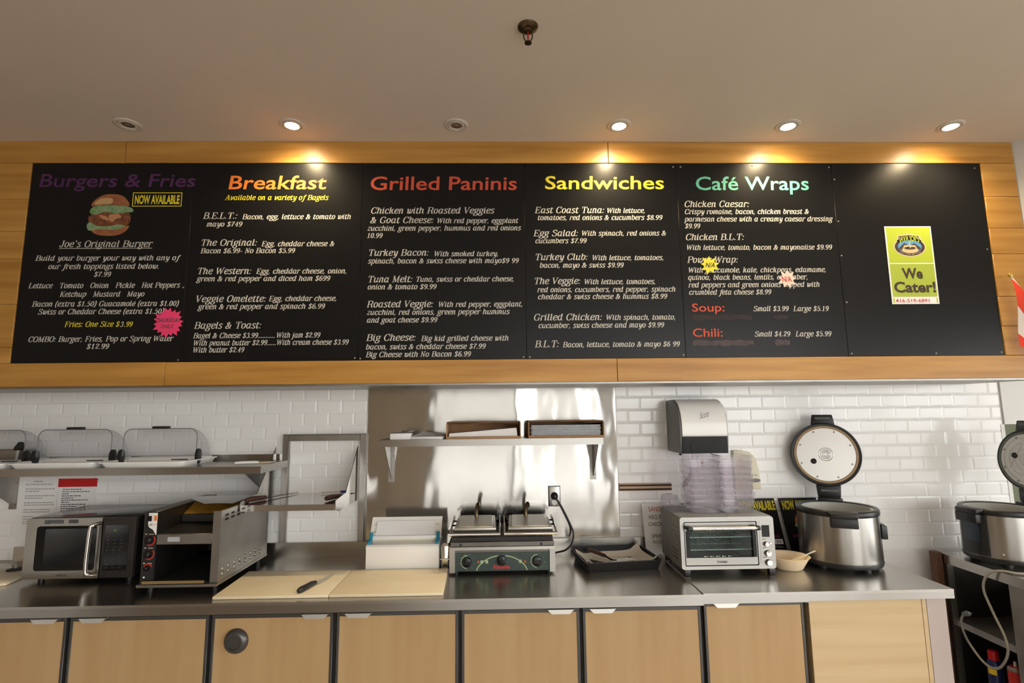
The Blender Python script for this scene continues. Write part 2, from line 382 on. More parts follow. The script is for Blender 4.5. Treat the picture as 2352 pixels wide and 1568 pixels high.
# ------------------------------------------------------------------ lettering
GL = {
'a':(47,'S 33 40 22 47 10 40 5 24 9 6 18 0 27 8 33 22|S 35 46 33 10 36 1 44 5'),
'b':(43,'L 8 70 8 10|L 2 70 8 70|S 8 30 18 46 30 46 36 34 34 14 24 1 13 1 8 10'),
'c':(38,'S 32 38 29 45 20 47 9 38 5 22 9 6 19 0 28 3 34 10|D 31 38'),
'd':(47,'S 33 40 22 47 10 40 5 24 9 6 18 0 27 8 33 22|S 36 70 34 10 37 1 45 5|L 28 70 36 70'),
'e':(38,'S 6 22 20 24 32 30 33 40 24 47 12 42 5 26 8 8 18 0 28 3 35 10'),
'f':(30,'S 38 66 31 71 24 62 20 40 16 0 11 -18 4 -22 -2 -17|L 8 46 34 46|D 37 66'),
'g':(41,'S 20 47 10 43 7 32 10 21 20 17 30 21 33 33 29 43 20 47|S 14 18 9 12 14 6 28 4 34 -4 28 -18 14 -22 2 -17 2 -7 12 2|L 30 43 41 47'),
'h':(45,'L 8 70 8 0|L 2 70 8 70|S 8 30 18 45 28 46 33 36 32 10 35 1 43 5'),
'i':(22,'L 1 44 8 46|S 8 46 8 10 11 1 19 5|D 9 63'),
'j':(20,'S 8 46 8 -10 2 -21 -7 -19|L 1 45 8 46|D 9 63'),
'k':(44,'L 8 70 8 0|L 2 70 8 70|S 8 24 24 34 30 44 35 44|S 14 26 24 24 28 6 34 1 43 6'),
'l':(22,'S 8 70 8 10 11 1 19 5|L 2 70 8 70'),
'm':(61,'L 2 45 8 46|L 8 46 8 0|S 8 30 16 44 24 46 28 36 27 0|S 28 30 37 44 45 46 49 36 48 10 51 1 59 5'),
'n':(44,'L 2 45 8 46|L 8 46 8 0|S 8 30 18 44 27 46 32 36 31 10 34 1 42 5'),
'o':(41,'S 20 47 9 41 5 24 9 6 19 0 30 6 35 24 31 41 20 47'),
'p':(44,'L 2 45 9 46|L 9 46 9 -22|L 2 -22 16 -22|S 9 32 20 46 32 45 38 32 35 12 25 1 15 1 9 10'),
'q':(44,'S 33 40 22 47 10 40 5 24 9 6 18 0 27 8 33 22|L 34 46 34 -22|L 27 -22 41 -22'),
'r':(33,'L 2 45 8 46|L 8 46 8 0|S 8 28 16 43 24 47 30 44|D 30 42'),
's':(34,'S 29 38 25 46 15 47 7 39 11 29 24 20 28 9 20 0 9 0 4 8'),
't':(28,'S 12 62 10 40 9 10 13 0 21 2 26 8|L 2 46 25 46'),
'u':(46,'L 2 45 8 46|S 8 46 7 14 11 2 19 1 28 10 34 28|S 35 46 33 10 36 1 44 5'),
'v':(38,'S 2 43 8 46 11 34 13 4 16 1 26 14 33 32 32 45'),
'w':(56,'S 2 43 8 46 11 34 12 6 16 1 24 12 29 30|S 30 46 29 8 34 1 44 12 51 32 50 45'),
'x':(41,'S 2 42 10 46 16 38 24 8 30 0 38 5|S 36 44 30 46 20 24 10 1 3 3'),
'y':(41,'S 2 43 8 46 12 34 14 8 18 2 28 14|S 36 46 33 10 27 -12 16 -22 5 -19'),
'z':(37,'L 7 45 32 45|T 32 45 5 2|S 5 2 18 6 24 0 32 6'),
'A':(56,'T 5 0 28 70|L 30 70 46 0|L 13 22 40 22|L 0 0 13 0|L 36 0 55 0'),
'B':(53,'L 12 0 12 70|L 3 70 30 70|L 3 0 32 0|L 12 37 32 37|S 30 70 42 66 44 54 40 41 30 37|S 32 37 45 32 48 18 43 4 32 0'),
'C':(53,'S 46 52 42 66 30 71 14 63 6 36 12 8 28 -1 42 6 48 18|L 46 70 46 50'),
'D':(59,'L 12 0 12 70|L 3 70 28 70|L 3 0 28 0|S 28 70 46 62 53 36 46 8 28 0'),
'E':(53,'L 12 0 12 70|L 3 70 46 70|T 46 70 46 54|L 3 0 46 0|T 46 0 49 18|L 12 36 32 36|T 32 44 32 28'),
'F':(50,'L 12 0 12 70|L 3 70 45 70|T 45 70 45 54|L 12 36 32 36|T 32 44 32 28|L 3 0 22 0'),
'G':(57,'S 46 52 42 66 30 71 14 63 6 36 12 8 28 -1 40 4 46 12|T 46 70 46 50|L 46 2 46 28|L 36 28 55 28'),
'H':(57,'L 12 0 12 70|L 44 0 44 70|L 12 36 44 36|L 4 0 21 0|L 4 70 21 70|L 36 0 53 0|L 36 70 53 70'),
'J':(38,'S 26 70 26 16 20 1 8 2 5 14|L 17 70 36 70|D 6 14'),
'K':(55,'L 12 0 12 70|T 45 70 14 32|L 22 42 44 0|L 3 0 21 0|L 3 70 21 70|L 36 0 54 0|L 36 70 53 70'),
'L':(50,'L 12 0 12 70|L 3 70 23 70|L 3 0 44 0|T 44 0 47 20'),
'M':(68,'T 10 0 10 70|L 11 70 32 4|T 32 4 54 70|L 54 70 54 0|L 3 0 18 0|L 45 0 63 0|L 3 70 12 70|L 54 70 63 70'),
'N':(55,'T 10 0 10 70|L 10 70 42 2|T 43 0 43 70|L 2 70 12 70|L 3 0 18 0|L 35 70 52 70'),
'O':(57,'S 28 71 12 62 6 36 12 8 28 -1 44 8 51 36 45 62 28 71'),
'P':(50,'L 12 0 12 70|L 3 70 30 70|S 30 70 45 65 47 52 43 38 30 34|L 12 34 30 34|L 3 0 24 0'),
'R':(57,'L 12 0 12 70|L 3 70 30 70|S 30 70 45 65 47 52 43 38 30 34|L 12 34 30 34|L 3 0 22 0|S 30 34 42 28 44 6 50 0 57 4'),
'S':(48,'S 40 54 36 66 24 71 10 64 9 50 22 39 38 30 42 16 34 2 20 -1 8 6 5 18|T 40 70 40 52|T 5 18 5 0'),
'T':(52,'L 26 0 26 70|T 4 52 4 70|L 4 70 48 70|T 48 70 48 52|L 15 0 37 0'),
'V':(53,'L 6 70 25 2|T 25 2 46 70|L 0 70 16 70|L 37 70 55 70'),
'W':(75,'L 6 70 20 2|T 20 2 36 66|L 36 66 50 2|T 50 2 67 70|L 0 70 15 70|L 58 70 75 70'),
'0':(40,'S 20 66 9 56 6 33 9 10 20 0 31 10 34 33 31 56 20 66'),
'1':(40,'L 20 0 20 66|T 20 66 8 56|L 8 0 32 0'),
'2':(40,'S 7 50 10 62 20 66 31 60 32 48 22 30 6 2|S 6 3 16 8 26 1 34 10'),
'3':(40,'S 8 56 18 66 29 60 30 48 22 37 14 36|S 14 36 28 34 33 20 27 3 14 0 6 10'),
'4':(40,'L 26 0 26 66|T 26 66 4 20|L 4 20 36 20|L 18 0 34 0'),
'5':(40,'L 11 66 31 66|T 11 66 9 36|S 9 36 20 43 32 34 33 18 24 2 12 0 6 10'),
'6':(40,'S 32 60 22 66 11 54 6 28 10 6 20 0 31 6 34 20 28 36 17 38 8 26'),
'7':(40,'T 6 54 8 66|L 8 66 34 66|S 34 66 22 40 16 16 16 0'),
'8':(40,'S 20 66 9 58 10 44 22 36 33 24 32 8 20 0 8 8 8 24 20 36 30 46 30 60 20 66'),
'9':(40,'S 8 6 18 0 29 12 34 38 30 60 20 66 9 60 6 46 12 30 23 28 32 40'),
'$':(42,'S 35 50 30 61 20 64 10 58 10 46 20 36 31 28 34 16 28 4 18 1 9 6 6 16|T 20 -8 20 74'),
'&':(55,'S 46 40 40 16 28 2 14 -1 5 8 8 22 24 36 30 52 24 66 14 62 13 48 26 22 38 4 51 2'),
'.':(17,'D 7 4'),',':(19,'D 8 5|T 10 4 4 -12'),':':(19,'D 8 5|D 8 42'),'(':(26,'S 24 76 12 56 8 28 12 0 20 -16'),
')':(26,'S 6 76 16 56 18 28 14 0 4 -16'),'-':(28,'L 4 24 23 24'),'`':(22,'L 6 72 15 58'),
'é':(38,'S 6 22 20 24 32 30 33 40 24 47 12 42 5 26 8 8 18 0 28 3 35 10|T 19 55 30 70'),' ':(24,'')}
def stroke(mb, pts, wmin, wmax, f):
    """one pen stroke as a ribbon: thick where it runs upright, thin where it runs level"""
    n = len(pts); lo = []; hi = []
    for i, p in enumerate(pts):
        d = pts[min(i+1, n-1)] - pts[max(i-1, 0)]
        if d.length < 1e-9: d = Vector((1,0))
        d.normalize(); w = (wmin + (wmax - wmin) * abs(d.y)**1.5) / 2
        q = Vector((-d.y, d.x)) * w
        e = d * (w*.5 if n == 2 else 0) * (1 if i else -1)
        lo.append(f(p - q + e)); hi.append(f(p + q + e))
    mb.add(lo + hi, [(i, i+1, n+i+1, n+i) for i in range(n-1)])
def serif_text(mb, text, x0, x1, z, cap, y, shear=.22, bold=1.0):
    """slanted slab-serif lettering in an XZ plane facing -Y, from x0 to x1 with its baseline at z"""
    adv = sum(GL[c][0] + 3 for c in text); sx = (x1 - x0) / max(adv, 1); sz = cap / 70.0; X = 0
    for c in text:
        w, s = GL[c]
        low = c.islower() and c != 'é'
        def f(p, X=X, low=low):
            q = p.y * (1.13 if low and p.y <= 47 else 1.0) if not low or p.y <= 47 else 53 + (p.y - 47) * 17 / 23
            return (x0 + (X + p.x) * sx + q * sz * shear, y, z + q * sz)
        for st in filter(None, s.split('|')):
            k = st[0]; v = [float(q) for q in st[2:].split()]
            pts = [Vector((v[i], v[i+1])) for i in range(0, len(v), 2)]
            if k == 'D':
                ring = [f(pts[0] + Vector((cos(a*pi/4), sin(a*pi/4))) * 5.8 * bold) for a in range(8)]
                mb.add(ring, [tuple(range(8))])
            else:
                if k == 'S': pts = catmull(pts, 3)
                if k == 'T': stroke(mb, pts, 5.0*bold, 5.0*bold, f)
                else: stroke(mb, pts, 5.0*bold, 10.2*bold, f)
        X += w + 3
    return mb
def sans_text(mb, text, x0, x1, z, cap, y, bold=.0, shear=0.0, font_h=None, place=None):
    """upright sans lettering from the built-in typeface, fitted to a width and a capital height"""
    cu = bpy.data.curves.new('lettering', 'FONT'); cu.body = text; cu.size = 1.0; cu.offset = bold; cu.resolution_u = 3
    ob = bpy.data.objects.new('lettering', cu); COL.objects.link(ob)
    bpy.context.view_layer.update()
    me = bpy.data.meshes.new_from_object(ob.evaluated_get(bpy.context.evaluated_depsgraph_get()))
    vs = [v.co.copy() for v in me.vertices]; fs = [tuple(p.vertices) for p in me.polygons]
    bpy.data.objects.remove(ob); bpy.data.curves.remove(cu); bpy.data.meshes.remove(me)
    mx0 = min(v.x for v in vs); mx1 = max(v.x for v in vs); h = font_h or .729
    sx = (x1 - x0) / (mx1 - mx0); sz = cap / h
    out = [(x0 + (v.x - mx0) * sx + v.y * sz * shear, y, z + v.y * sz) for v in vs]
    if place: out = [place(p) for p in out]
    mb.add(out, fs); return mb
# ------------------------------------------------------------------ the room shell
CEIL = 3.187; ZC = 0.906; ZR = 0.910; WALL = 3.2
X0, X1, Y0 = ROOM_X0, ROOM_X1, ROOM_Y0
struct('floor', MB().box(X0-.2, X1+.2, Y0-.2, 4.6, -.1, 0), M['floor'])
struct('floor_outside', MB().box(-30, 30, -30, Y0-.2, -.12, -.02).box(X1+.2, 30, Y0-.2, 4.6, -.12, -.02), M['pavement'])
struct('floor_dimmed', MB().box(-30, X0-.2, Y0-.2, 4.6, -.12, -.02), M['dimmed_ground'])  # unseen ground, darkened so the microwave front reflects less light
struct('wall_across_added', MB().box(-12.3, -12, -9, 5, -.1, 5), M['facade_added_warm'])  # unseen wall, added to give the microwave front a beige reflection
struct('wall_outside_added', MB().box(-11, .95, -14.4, -14, -.1, 7).box(1.5, 3.1, -14.4, -14, -.1, 7), M['facade_added'])  # unseen facade, added to dim steel reflections; its gap leaves a bright streak
struct('ceiling', MB().box(X0-.2, X1+.2, Y0-.2, 4.6, CEIL, CEIL+.15), M['ceil'])
def wall_with_holes(mb, axis, c0, c1, a0, a1, holes, t0, t1):
    """wall slab along an axis with rectangular openings"""
    cuts = [a0]
    for h in holes: cuts += [h[0], h[1]]
    cuts.append(a1)
    def bx(p, q, z0, z1):
        if q - p > 1e-4 and z1 - z0 > 1e-4:
            mb.box(p, q, t0, t1, z0, z1) if axis == 'x' else mb.box(t0, t1, p, q, z0, z1)
    for i in range(0, len(cuts), 2): bx(cuts[i], cuts[i+1], c0, c1)
    for h in holes: bx(h[0], h[1], c0, h[2]); bx(h[0], h[1], h[3], c1)
    return mb
left = [w[1:] for w in WINDOWS if w[0] == 'left']
rear = [w[1:] for w in WINDOWS if w[0] == 'rear']; right = [w[1:] for w in WINDOWS if w[0] == 'right']
struct('wall_rear', wall_with_holes(MB(), 'x', 0, CEIL, X0, X1, rear, Y0-.2, Y0), M['rear_wall'])
struct('wall_left', wall_with_holes(MB(), 'y', 0, CEIL, Y0-.2, 4.6, left, X0-.2, X0), M['dark_wall'])
struct('wall_right', wall_with_holes(MB(), 'y', 0, CEIL, Y0-.2, 4.6, right, X1, X1+.2), M['beige_wall'])
def window_frame(name, side, a0, a1, z0, z1, n):
    mb = MB(); w = .05
    def bx(p, q, u, v):
        mb.box(p, q, Y0-.12, Y0-.06, u, v) if side == 'rear' else (mb.box(X1+.06, X1+.12, p, q, u, v) if side == 'right' else mb.box(X0-.12, X0-.06, p, q, u, v))
    bx(a0, a1, z0, z0+2*w); bx(a0, a1, z1-2*w, z1)
    for k in range(n+1):
        c = a0 + w + (a1 - a0 - 2*w) * k / n; bx(c-w, c+w, z0, z1)
    fr = struct(name, mb, M['mullion'])
    g = MB(); e = .02
    if side == 'rear': g.box(a0+e, a1-e, Y0-.093, Y0-.087, z0+e, z1-e)
    elif side == 'right': g.box(X1+.087, X1+.093, a0+e, a1-e, z0+e, z1-e)
    else: g.box(X0-.093, X0-.087, a0+e, a1-e, z0+e, z1-e)
    P('pane', g, M['pane'], fr)['kind'] = 'structure'
window_frame('window_1', 'rear', *rear[0], 2); window_frame('window_2', 'rear', *rear[1], 2); window_frame('window_3', 'right', *right[0], 3); window_frame('window_added', 'left', *left[0], 2)  # left window is an added one, there for the microwave door's reflection
# back wall with bevelled metro tiles
TX1 = 3.062
wb = struct('wall_back', MB().box(X0, TX1, WALL+.0019, WALL+.25, 0, CEIL), M['grout'])
tl = MB(); PX, PZ = .1485, .0755; gr = .0009; bw = .009; dp = .0019
for r in range(-11, 4):
    z0 = 1.7225 + r*PZ; z1 = z0 + PZ
    ph = -2.873 if r % 2 == 0 else -2.873 + PX/2
    k = int(math.floor((-3.7 - ph)/PX))
    while True:
        a = ph + k*PX; b = a + PX; k += 1
        if a > TX1 - .01: break
        b = min(b, TX1)
        a += gr; b -= gr; u = z0 + gr; v = z1 - gr
        o = [(a,WALL+dp,u),(b,WALL+dp,u),(b,WALL+dp,v),(a,WALL+dp,v)]
        i = [(a+bw,WALL,u+bw),(b-bw,WALL,u+bw),(b-bw,WALL,v-bw),(a+bw,WALL,v-bw)]
        tl.add(o+i, [(4,5,6,7),(0,1,5,4),(1,2,6,5),(2,3,7,6),(3,0,4,7)])
t = P('tiling', tl, M['tile'], wb, ang=10); t['kind'] = 'structure'
struct('wall_far', MB().box(TX1-.2, X1, 4.3, 4.5, 0, CEIL), M['green_wall'])
struct('trim_5', MB().box(TX1, 3.225, WALL-.01, 3.5, 1.612, 1.90), M['white_paint'])
struct('trim_6', MB().box(TX1-.02, TX1+.004, WALL-.002, 3.45, .0, 1.612), M['white_paint'])
# bulkhead over the work area, clad in boards
BY = 2.752; BZ0 = 1.868
struct('wall_bulkhead', MB().box(X0, 2.872, BY+.004, WALL+.1, BZ0, CEIL), M['brown_wood'])
struct('wall_corner', MB().prism([(2.875,2.754,2.32),(3.9,1.65,2.32),(3.9,1.85,2.32),(2.95,2.86,2.32)], (0,0,CEIL-2.32)), M['beige_wall'])
struct('trim_7', MB().box(X0, 2.874, BY-.006, WALL-.002, 1.858, BZ0), M['steel_dull'])
def boards(name, rects, m=None):
    mb = MB()
    for (a, b, u, v) in rects: mb.box(a+.0012, b-.0012, BY-.012, BY+.004, u+.0009, v-.0009)
    return struct(name, mb, m or M['wood'], bev=.0016, seg=1)
boards('trim_1', [(X0,-2.006,3.0635,CEIL),(-2.006,.603,3.0635,CEIL),(.603,2.879,3.0635,CEIL)])
boards('trim_2', [(X0,-1.711,BZ0,1.9885),(-1.711,.61,BZ0,1.9885),(.61,2.879,BZ0,1.9885)])
lz = [3.0635,2.86,2.685,2.536,2.295,2.07,1.9885]; rz_ = [3.0635,2.869,2.688,2.543,2.307,2.146,1.9885]
boards('trim_3', [(X0,-2.492,lz[i+1],lz[i]) for i in range(6)])
boards('trim_4', [(2.684,2.879,rz_[i+1],rz_[i]) for i in range(6)])

# ------------------------------------------------------------------ menu boards
SY = 2.744                                   # face of the boards
MENU=[
[
 ('Joe`s Original Burger',-2.307,-1.828,2.599,'Bw'),
 ('Build your burger your way with any of',-2.423,-1.682,2.526,'Sw'),
 ('our fresh toppings listed below.',-2.353,-1.781,2.481,'Sw'),
 ('$7.99',-2.115,-2.028,2.439,'Sw'),
 ('Lettuce   Tomato   Onion   Pickle   Hot Peppers',-2.443,-1.668,2.379,'Sw'),
 ('Ketchup   Mustard   Mayo',-2.279,-1.847,2.333,'Sw'),
 ('Bacon (extra $1.50) Guacamolé (extra $1.00)',-2.415,-1.667,2.282,'Sw'),
 ('Swiss or Cheddar Cheese (extra $1.50)',-2.380,-1.740,2.241,'Sw'),
 ('Fries: One Size $',-2.239,-1.961,2.175,'Sy'),
 ('3',-1.959,-1.941,2.174,'Sw'),
 ('.99',-1.937,-1.895,2.174,'Sy'),
 ('COMBO: Burger, Fries, Pop or Spring Water',-2.415,-1.683,2.098,'Sw'),
 ('$12.99',-2.118,-2.004,2.060,'Sw'),
],
[
 ('Available on a variety of Bagels',-1.463,-0.915,2.856,'Sy'),
 ('B.E.L.T.:',-1.573,-1.392,2.752,'Bw'),
 ('Bacon, egg, lettuce & tomato with',-1.367,-0.791,2.749,'Sw'),
 ('mayo $749',-1.552,-1.365,2.709,'Sw'),
 ('The Original:',-1.577,-1.281,2.604,'Bw'),
 ('Egg, cheddar cheese &',-1.258,-0.874,2.600,'Sw'),
 ('Bacon $6.99- No Bacon $5.99',-1.574,-1.081,2.563,'Sw'),
 ('The Western:',-1.585,-1.303,2.450,'Bw'),
 ('Egg, cheddar cheese, onion,',-1.278,-0.803,2.451,'Sw'),
 ('green & red pepper and diced ham $699',-1.583,-0.891,2.412,'Sw'),
 ('Veggie Omelette:',-1.584,-1.218,2.301,'Bw'),
 ('Egg, cheddar cheese,',-1.205,-0.851,2.304,'Sw'),
 ('green & red pepper and spinach $6.99',-1.566,-0.913,2.263,'Sw'),
 ('Bagels & Toast:',-1.581,-1.236,2.161,'Bw'),
 ('Bagel & Cheese $3.99...........',-1.582,-1.162,2.111,'Sw'),
 ('With jam $2.99',-1.158,-0.932,2.111,'Sw'),
 ('With peanut butter $2.99......With cream cheese $3.99',-1.580,-0.785,2.073,'Sw'),
 ('With butter $2.49',-1.580,-1.318,2.037,'Sw'),
],
[
 ('Chicken with Roasted Veggies',-0.688,-0.025,2.779,'Bw'),
 ('& Goat Cheese:',-0.689,-0.350,2.726,'Bw'),
 ('With red pepper, eggplant',-0.334,0.103,2.725,'Sw'),
 ('zucchini, green pepper, hummus and red onions',-0.704,0.117,2.684,'Sw'),
 ('10.99',-0.705,-0.622,2.644,'Sw'),
 ('Turkey Bacon:',-0.696,-0.374,2.546,'Bw'),
 ('With smoked turkey,',-0.348,-0.003,2.542,'Sw'),
 ('spinach, bacon & swiss cheese with mayo$9 99',-0.695,0.103,2.504,'Sw'),
 ('Tuna Melt:',-0.695,-0.459,2.402,'Bw'),
 ('Tuna, swiss or cheddar cheese,',-0.443,0.079,2.404,'Sw'),
 ('onion & tomato $9.99',-0.694,-0.333,2.364,'Sw'),
 ('Roasted Veggie:',-0.696,-0.348,2.268,'Bw'),
 ('With red pepper, eggplant,',-0.323,0.123,2.268,'Sw'),
 ('zucchini, red onions, green pepper hummus',-0.695,0.052,2.228,'Sw'),
 ('and goat cheese $9.99',-0.694,-0.327,2.187,'Sw'),
 ('Big Cheese:',-0.694,-0.437,2.091,'Bw'),
 ('Big kid grilled cheese with',-0.410,0.046,2.088,'Sw'),
 ('bacon, swiss & cheddar cheese $7.99',-0.695,-0.075,2.046,'Sw'),
 ('Big Cheese with No Bacon $6.99',-0.694,-0.152,2.006,'Sw'),
],
[
 ('East Coast Tuna:',0.193,0.571,2.780,'Bw'),
 ('With lettuce,',0.583,0.794,2.780,'Sw'),
 ('tomatoes, red onions & cucumbers $8.99',0.207,0.885,2.741,'Sw'),
 ('Egg Salad:',0.184,0.426,2.651,'Bw'),
 ('With spinach, red onions &',0.442,0.902,2.653,'Sw'),
 ('cucumbers $7.99',0.193,0.469,2.612,'Sw'),
 ('Turkey Club:',0.189,0.474,2.519,'Bw'),
 ('With lettuce, tomatoes,',0.495,0.884,2.517,'Sw'),
 ('bacon, mayo & swiss $9.99',0.214,0.664,2.477,'Sw'),
 ('The Veggie:',0.182,0.430,2.388,'Bw'),
 ('With lettuce, tomatoes,',0.449,0.833,2.386,'Sw'),
 ('red onions, cucumbers, red pepper, spinach',0.200,0.938,2.344,'Sw'),
 ('cheddar & swiss cheese & hummus $8.99',0.202,0.890,2.306,'Sw'),
 ('Grilled Chicken:',0.177,0.540,2.193,'Bw'),
 ('With spinach, tomato,',0.559,0.931,2.193,'Sw'),
 ('cucumber, swiss cheese and mayo $9.99',0.202,0.866,2.152,'Sw'),
 ('B.L.T:',0.182,0.309,2.051,'Bw'),
 ('Bacon, lettuce, tomato & mayo $6 99',0.328,0.944,2.050,'Sw'),
],
[
 ('Chicken Caesar:',1.008,1.367,2.813,'Bw'),
 ('Crispy romaine, bacon, chicken breast &',1.008,1.694,2.773,'Sw'),
 ('parmesan cheese with a creamy caesar dressing',1.006,1.820,2.731,'Sw'),
 ('$9.99',1.006,1.089,2.693,'Sw'),
 ('Chicken B.L.T:',1.005,1.326,2.627,'Bw'),
 ('With lettuce, tomato, bacon & mayonaiise $9.99',1.007,1.803,2.572,'Sw'),
 ('Power Wrap:',1.008,1.284,2.501,'Bw'),
 ('With guacamole, kale, chickpeas, edamame,',1.010,1.761,2.447,'Sw'),
 ('quinoa, black beans, lentils, cucumber,',1.007,1.658,2.407,'Sw'),
 ('red peppers and green onions topped with',1.008,1.718,2.366,'Sw'),
 ('crumbled feta cheese $8.99',1.008,1.451,2.326,'Sw'),
 ('Small $3.99',1.348,1.538,2.235,'Sw'),
 ('Large $5.19',1.563,1.754,2.234,'Sw'),
 ('Small $4.29',1.345,1.536,2.099,'Sw'),
 ('Large $5.99',1.564,1.756,2.098,'Sw'),
],
]
HEADS=[
 ('Burgers & Fries',-2.445,-1.628,2.930,0.076),
 ('Breakfast',-1.448,-0.931,2.917,0.079),
 ('Grilled Paninis',-0.693,0.098,2.912,0.079),
 ('Sandwiches',0.252,0.903,2.916,0.077),
 ('Café Wraps',1.078,1.705,2.910,0.080),
 ('Soup:',1.021,1.194,2.235,0.045),
 ('Chili:',1.018,1.176,2.100,0.046),
 ('NOW AVAILABLE',-1.933,-1.705,2.838,0.049),
]
PX_ = [-2.490,-1.637,-.735,.140,.975,1.840,2.682]
LAB = ['black menu board headed Burgers & Fries with a burger picture','black menu board headed Breakfast in orange letters','black menu board headed Grilled Paninis in red letters',
       'black menu board headed Sandwiches in yellow letters','black menu board headed Café Wraps in teal letters','blank black menu board behind the lime green catering poster']
SCREWS = [(-1.65,2.379),(-1.65,1.999),(-.75,2.002),(-.722,1.998),(.122,2.0),(.155,1.999),(.96,3.043),(1.0,3.043),(.962,2.004),(1.401,3.051),(1.828,3.041),(1.852,2.97),(1.852,2.73),(1.852,2.537),(1.856,2.28),(1.857,2.004),(2.311,2.002),(2.65,3.036),(2.662,2.57),(2.665,2.006)]
LET = {'w':'letter_white','y':'letter_yellow'}
HEADM = ['letter_purple','letter_orange','letter_red','letter_yellow','letter_teal']
for i in range(6):
    a, b = PX_[i]+.0007, PX_[i+1]-.0007
    t = thing('menu_board', LAB[i], 'menu board', ((a+b)/2, BY, 1.9895), group='menu boards on the bulkhead')
    P('panel', MB().box(a, b, SY, BY, 1.9895, 3.0625), M['board_black'], t, bev=.0008, seg=1)
    for (sx, sz) in SCREWS:
        if a <= sx <= b: P('screw', MB().lathe([(.0045,0),(.0045,-.0015),(.0025,-.003),(0,-.003)], (sx, SY, sz), 10, axis='Y'), M['steel_dull'], t)
    if i == 5: continue
    h, x0, x1, z, cap = HEADS[i]
    P('heading', sans_text(MB(), h, x0, x1, z, cap, SY-.0008, bold=.012, shear=.13 if i < 2 else .04), M[HEADM[i]], t, flat=True)
    blocks = []; last = None
    for (s, x0, x1, z, st) in MENU[i]:
        if last is None or st[1] != last[1] or last[0] - z > .06 or (st[0] == 'B' and last[0] - z > .05): blocks.append((st[1], MB()))
        serif_text(blocks[-1][1], s, x0, x1, z, .0335 if st[0] == 'B' else .0268, SY-.0008, bold=1.0 if st[0] == 'B' else 1.1)
        if s.startswith('Joe`'): blocks[-1][1].quad((-2.306,SY-.0008,2.590),(-1.827,SY-.0008,2.590),(-1.827,SY-.0008,2.593),(-2.306,SY-.0008,2.593))
        last = (z, st[1])
    for ck, mb in blocks: P('menu_lettering', mb, M[LET[ck]], t, flat=True)
    if i == 4:
        for h, x0, x1, z, cap in HEADS[5:7]:
            P('heading', sans_text(MB(), h, x0, x1, z, cap, SY-.0008, bold=.008), M['letter_red'], t, flat=True)
        for (p, q, u, v, mm) in ((1.02,1.34,2.184,2.219,'smudge'),(1.454,1.534,2.188,2.216,'smudge'),(1.015,1.339,2.047,2.084,'smudge2'),(1.453,1.532,2.048,2.083,'smudge2')):
            n = 14; mb = MB(); rr = random.Random(int(p*1000))
            up = [(p+(q-p)*k/n, SY-.0006, v-.008*rr.random()) for k in range(n+1)]; lo = [(p+(q-p)*k/n, SY-.0006, u+.010*rr.random()) for k in range(n+1)]
            mb.add(lo+up, [(k,k+1,n+k+2,n+k+1) for k in range(n)])
            P('painted_over_patch', mb, M[mm], t, flat=True)
    if i == 0:
        y = SY-.0009
        mb = MB(); 
        for (o1, o2) in ((0, .004),):
            ring_frame(mb, rrect(-1.949,-1.690,2.820,2.898,.001,1,y), rrect(-1.945,-1.694,2.824,2.894,.001,1,y), (0,-.0004,0))
        sans_text(mb, HEADS[7][0], -1.937, -1.702, 2.836, .048, y, bold=.035)
        P('now_available_lettering', mb, M['letter_yellow'], t, flat=True)
        # the burger picture, printed flat on the board
        cx = -2.062
        def blob(pts, m, dy, nm):
            c = catmull([Vector((cx+px_*.89, SY-.0006-dy, 2.775+(pz-2.775)*1.0)) for px_, pz in pts], 5, True)
            mb = MB(); mb.add([tuple(p) for p in c], [tuple(range(len(c)))]); P(nm, mb, M[m], pic, flat=True)
        pic = P('burger_picture', MB().quad((cx-.125,SY-.0003,2.66),(cx+.125,SY-.0003,2.66),(cx+.125,SY-.0003,2.89),(cx-.125,SY-.0003,2.89)), M['board_black'], t, flat=True)
        blob([(-.11,2.712),(-.085,2.675),(-.03,2.661),(.05,2.662),(.10,2.683),(.118,2.715),(.05,2.702),(-.04,2.700)], 'bun', .0001, 'bottom_bun')
        blob([(-.128,2.715),(-.11,2.688),(-.05,2.697),(.03,2.692),(.10,2.71),(.06,2.722),(0,2.712),(-.07,2.715),(-.11,2.735)], 'lettuce', .0002, 'lower_lettuce')
        blob([(-.118,2.735),(-.10,2.715),(-.03,2.705),(.06,2.706),(.115,2.724),(.125,2.76),(.105,2.786),(.02,2.79),(-.07,2.785),(-.12,2.765)], 'meat', .00015, 'meat')
        blob([(-.06,2.772),(-.02,2.766),(.0,2.745),(-.035,2.75)], 'sauce', .0003, 'melted_cheese')
        blob([(.0,2.775),(.05,2.779),(.07,2.76),(.04,2.752),(.02,2.735),(.0,2.75)], 'sauce', .0003, 'melted_cheese')
        blob([(-.115,2.785),(-.105,2.815),(-.04,2.828),(.05,2.826),(.12,2.815),(.137,2.792),(.09,2.786),(.03,2.782),(-.03,2.79),(-.08,2.776)], 'lettuce', .0004, 'upper_lettuce')
        blob([(-.108,2.822),(-.098,2.852),(-.05,2.882),(0,2.889),(.06,2.882),(.10,2.852),(.108,2.822),(.04,2.829),(-.04,2.829)], 'bun', .0005, 'top_bun')
        blob([(-.092,2.832),(-.083,2.852),(-.04,2.868),(.01,2.862),(.005,2.836),(-.04,2.834)], 'bun_light', .0006, 'bun_shine')

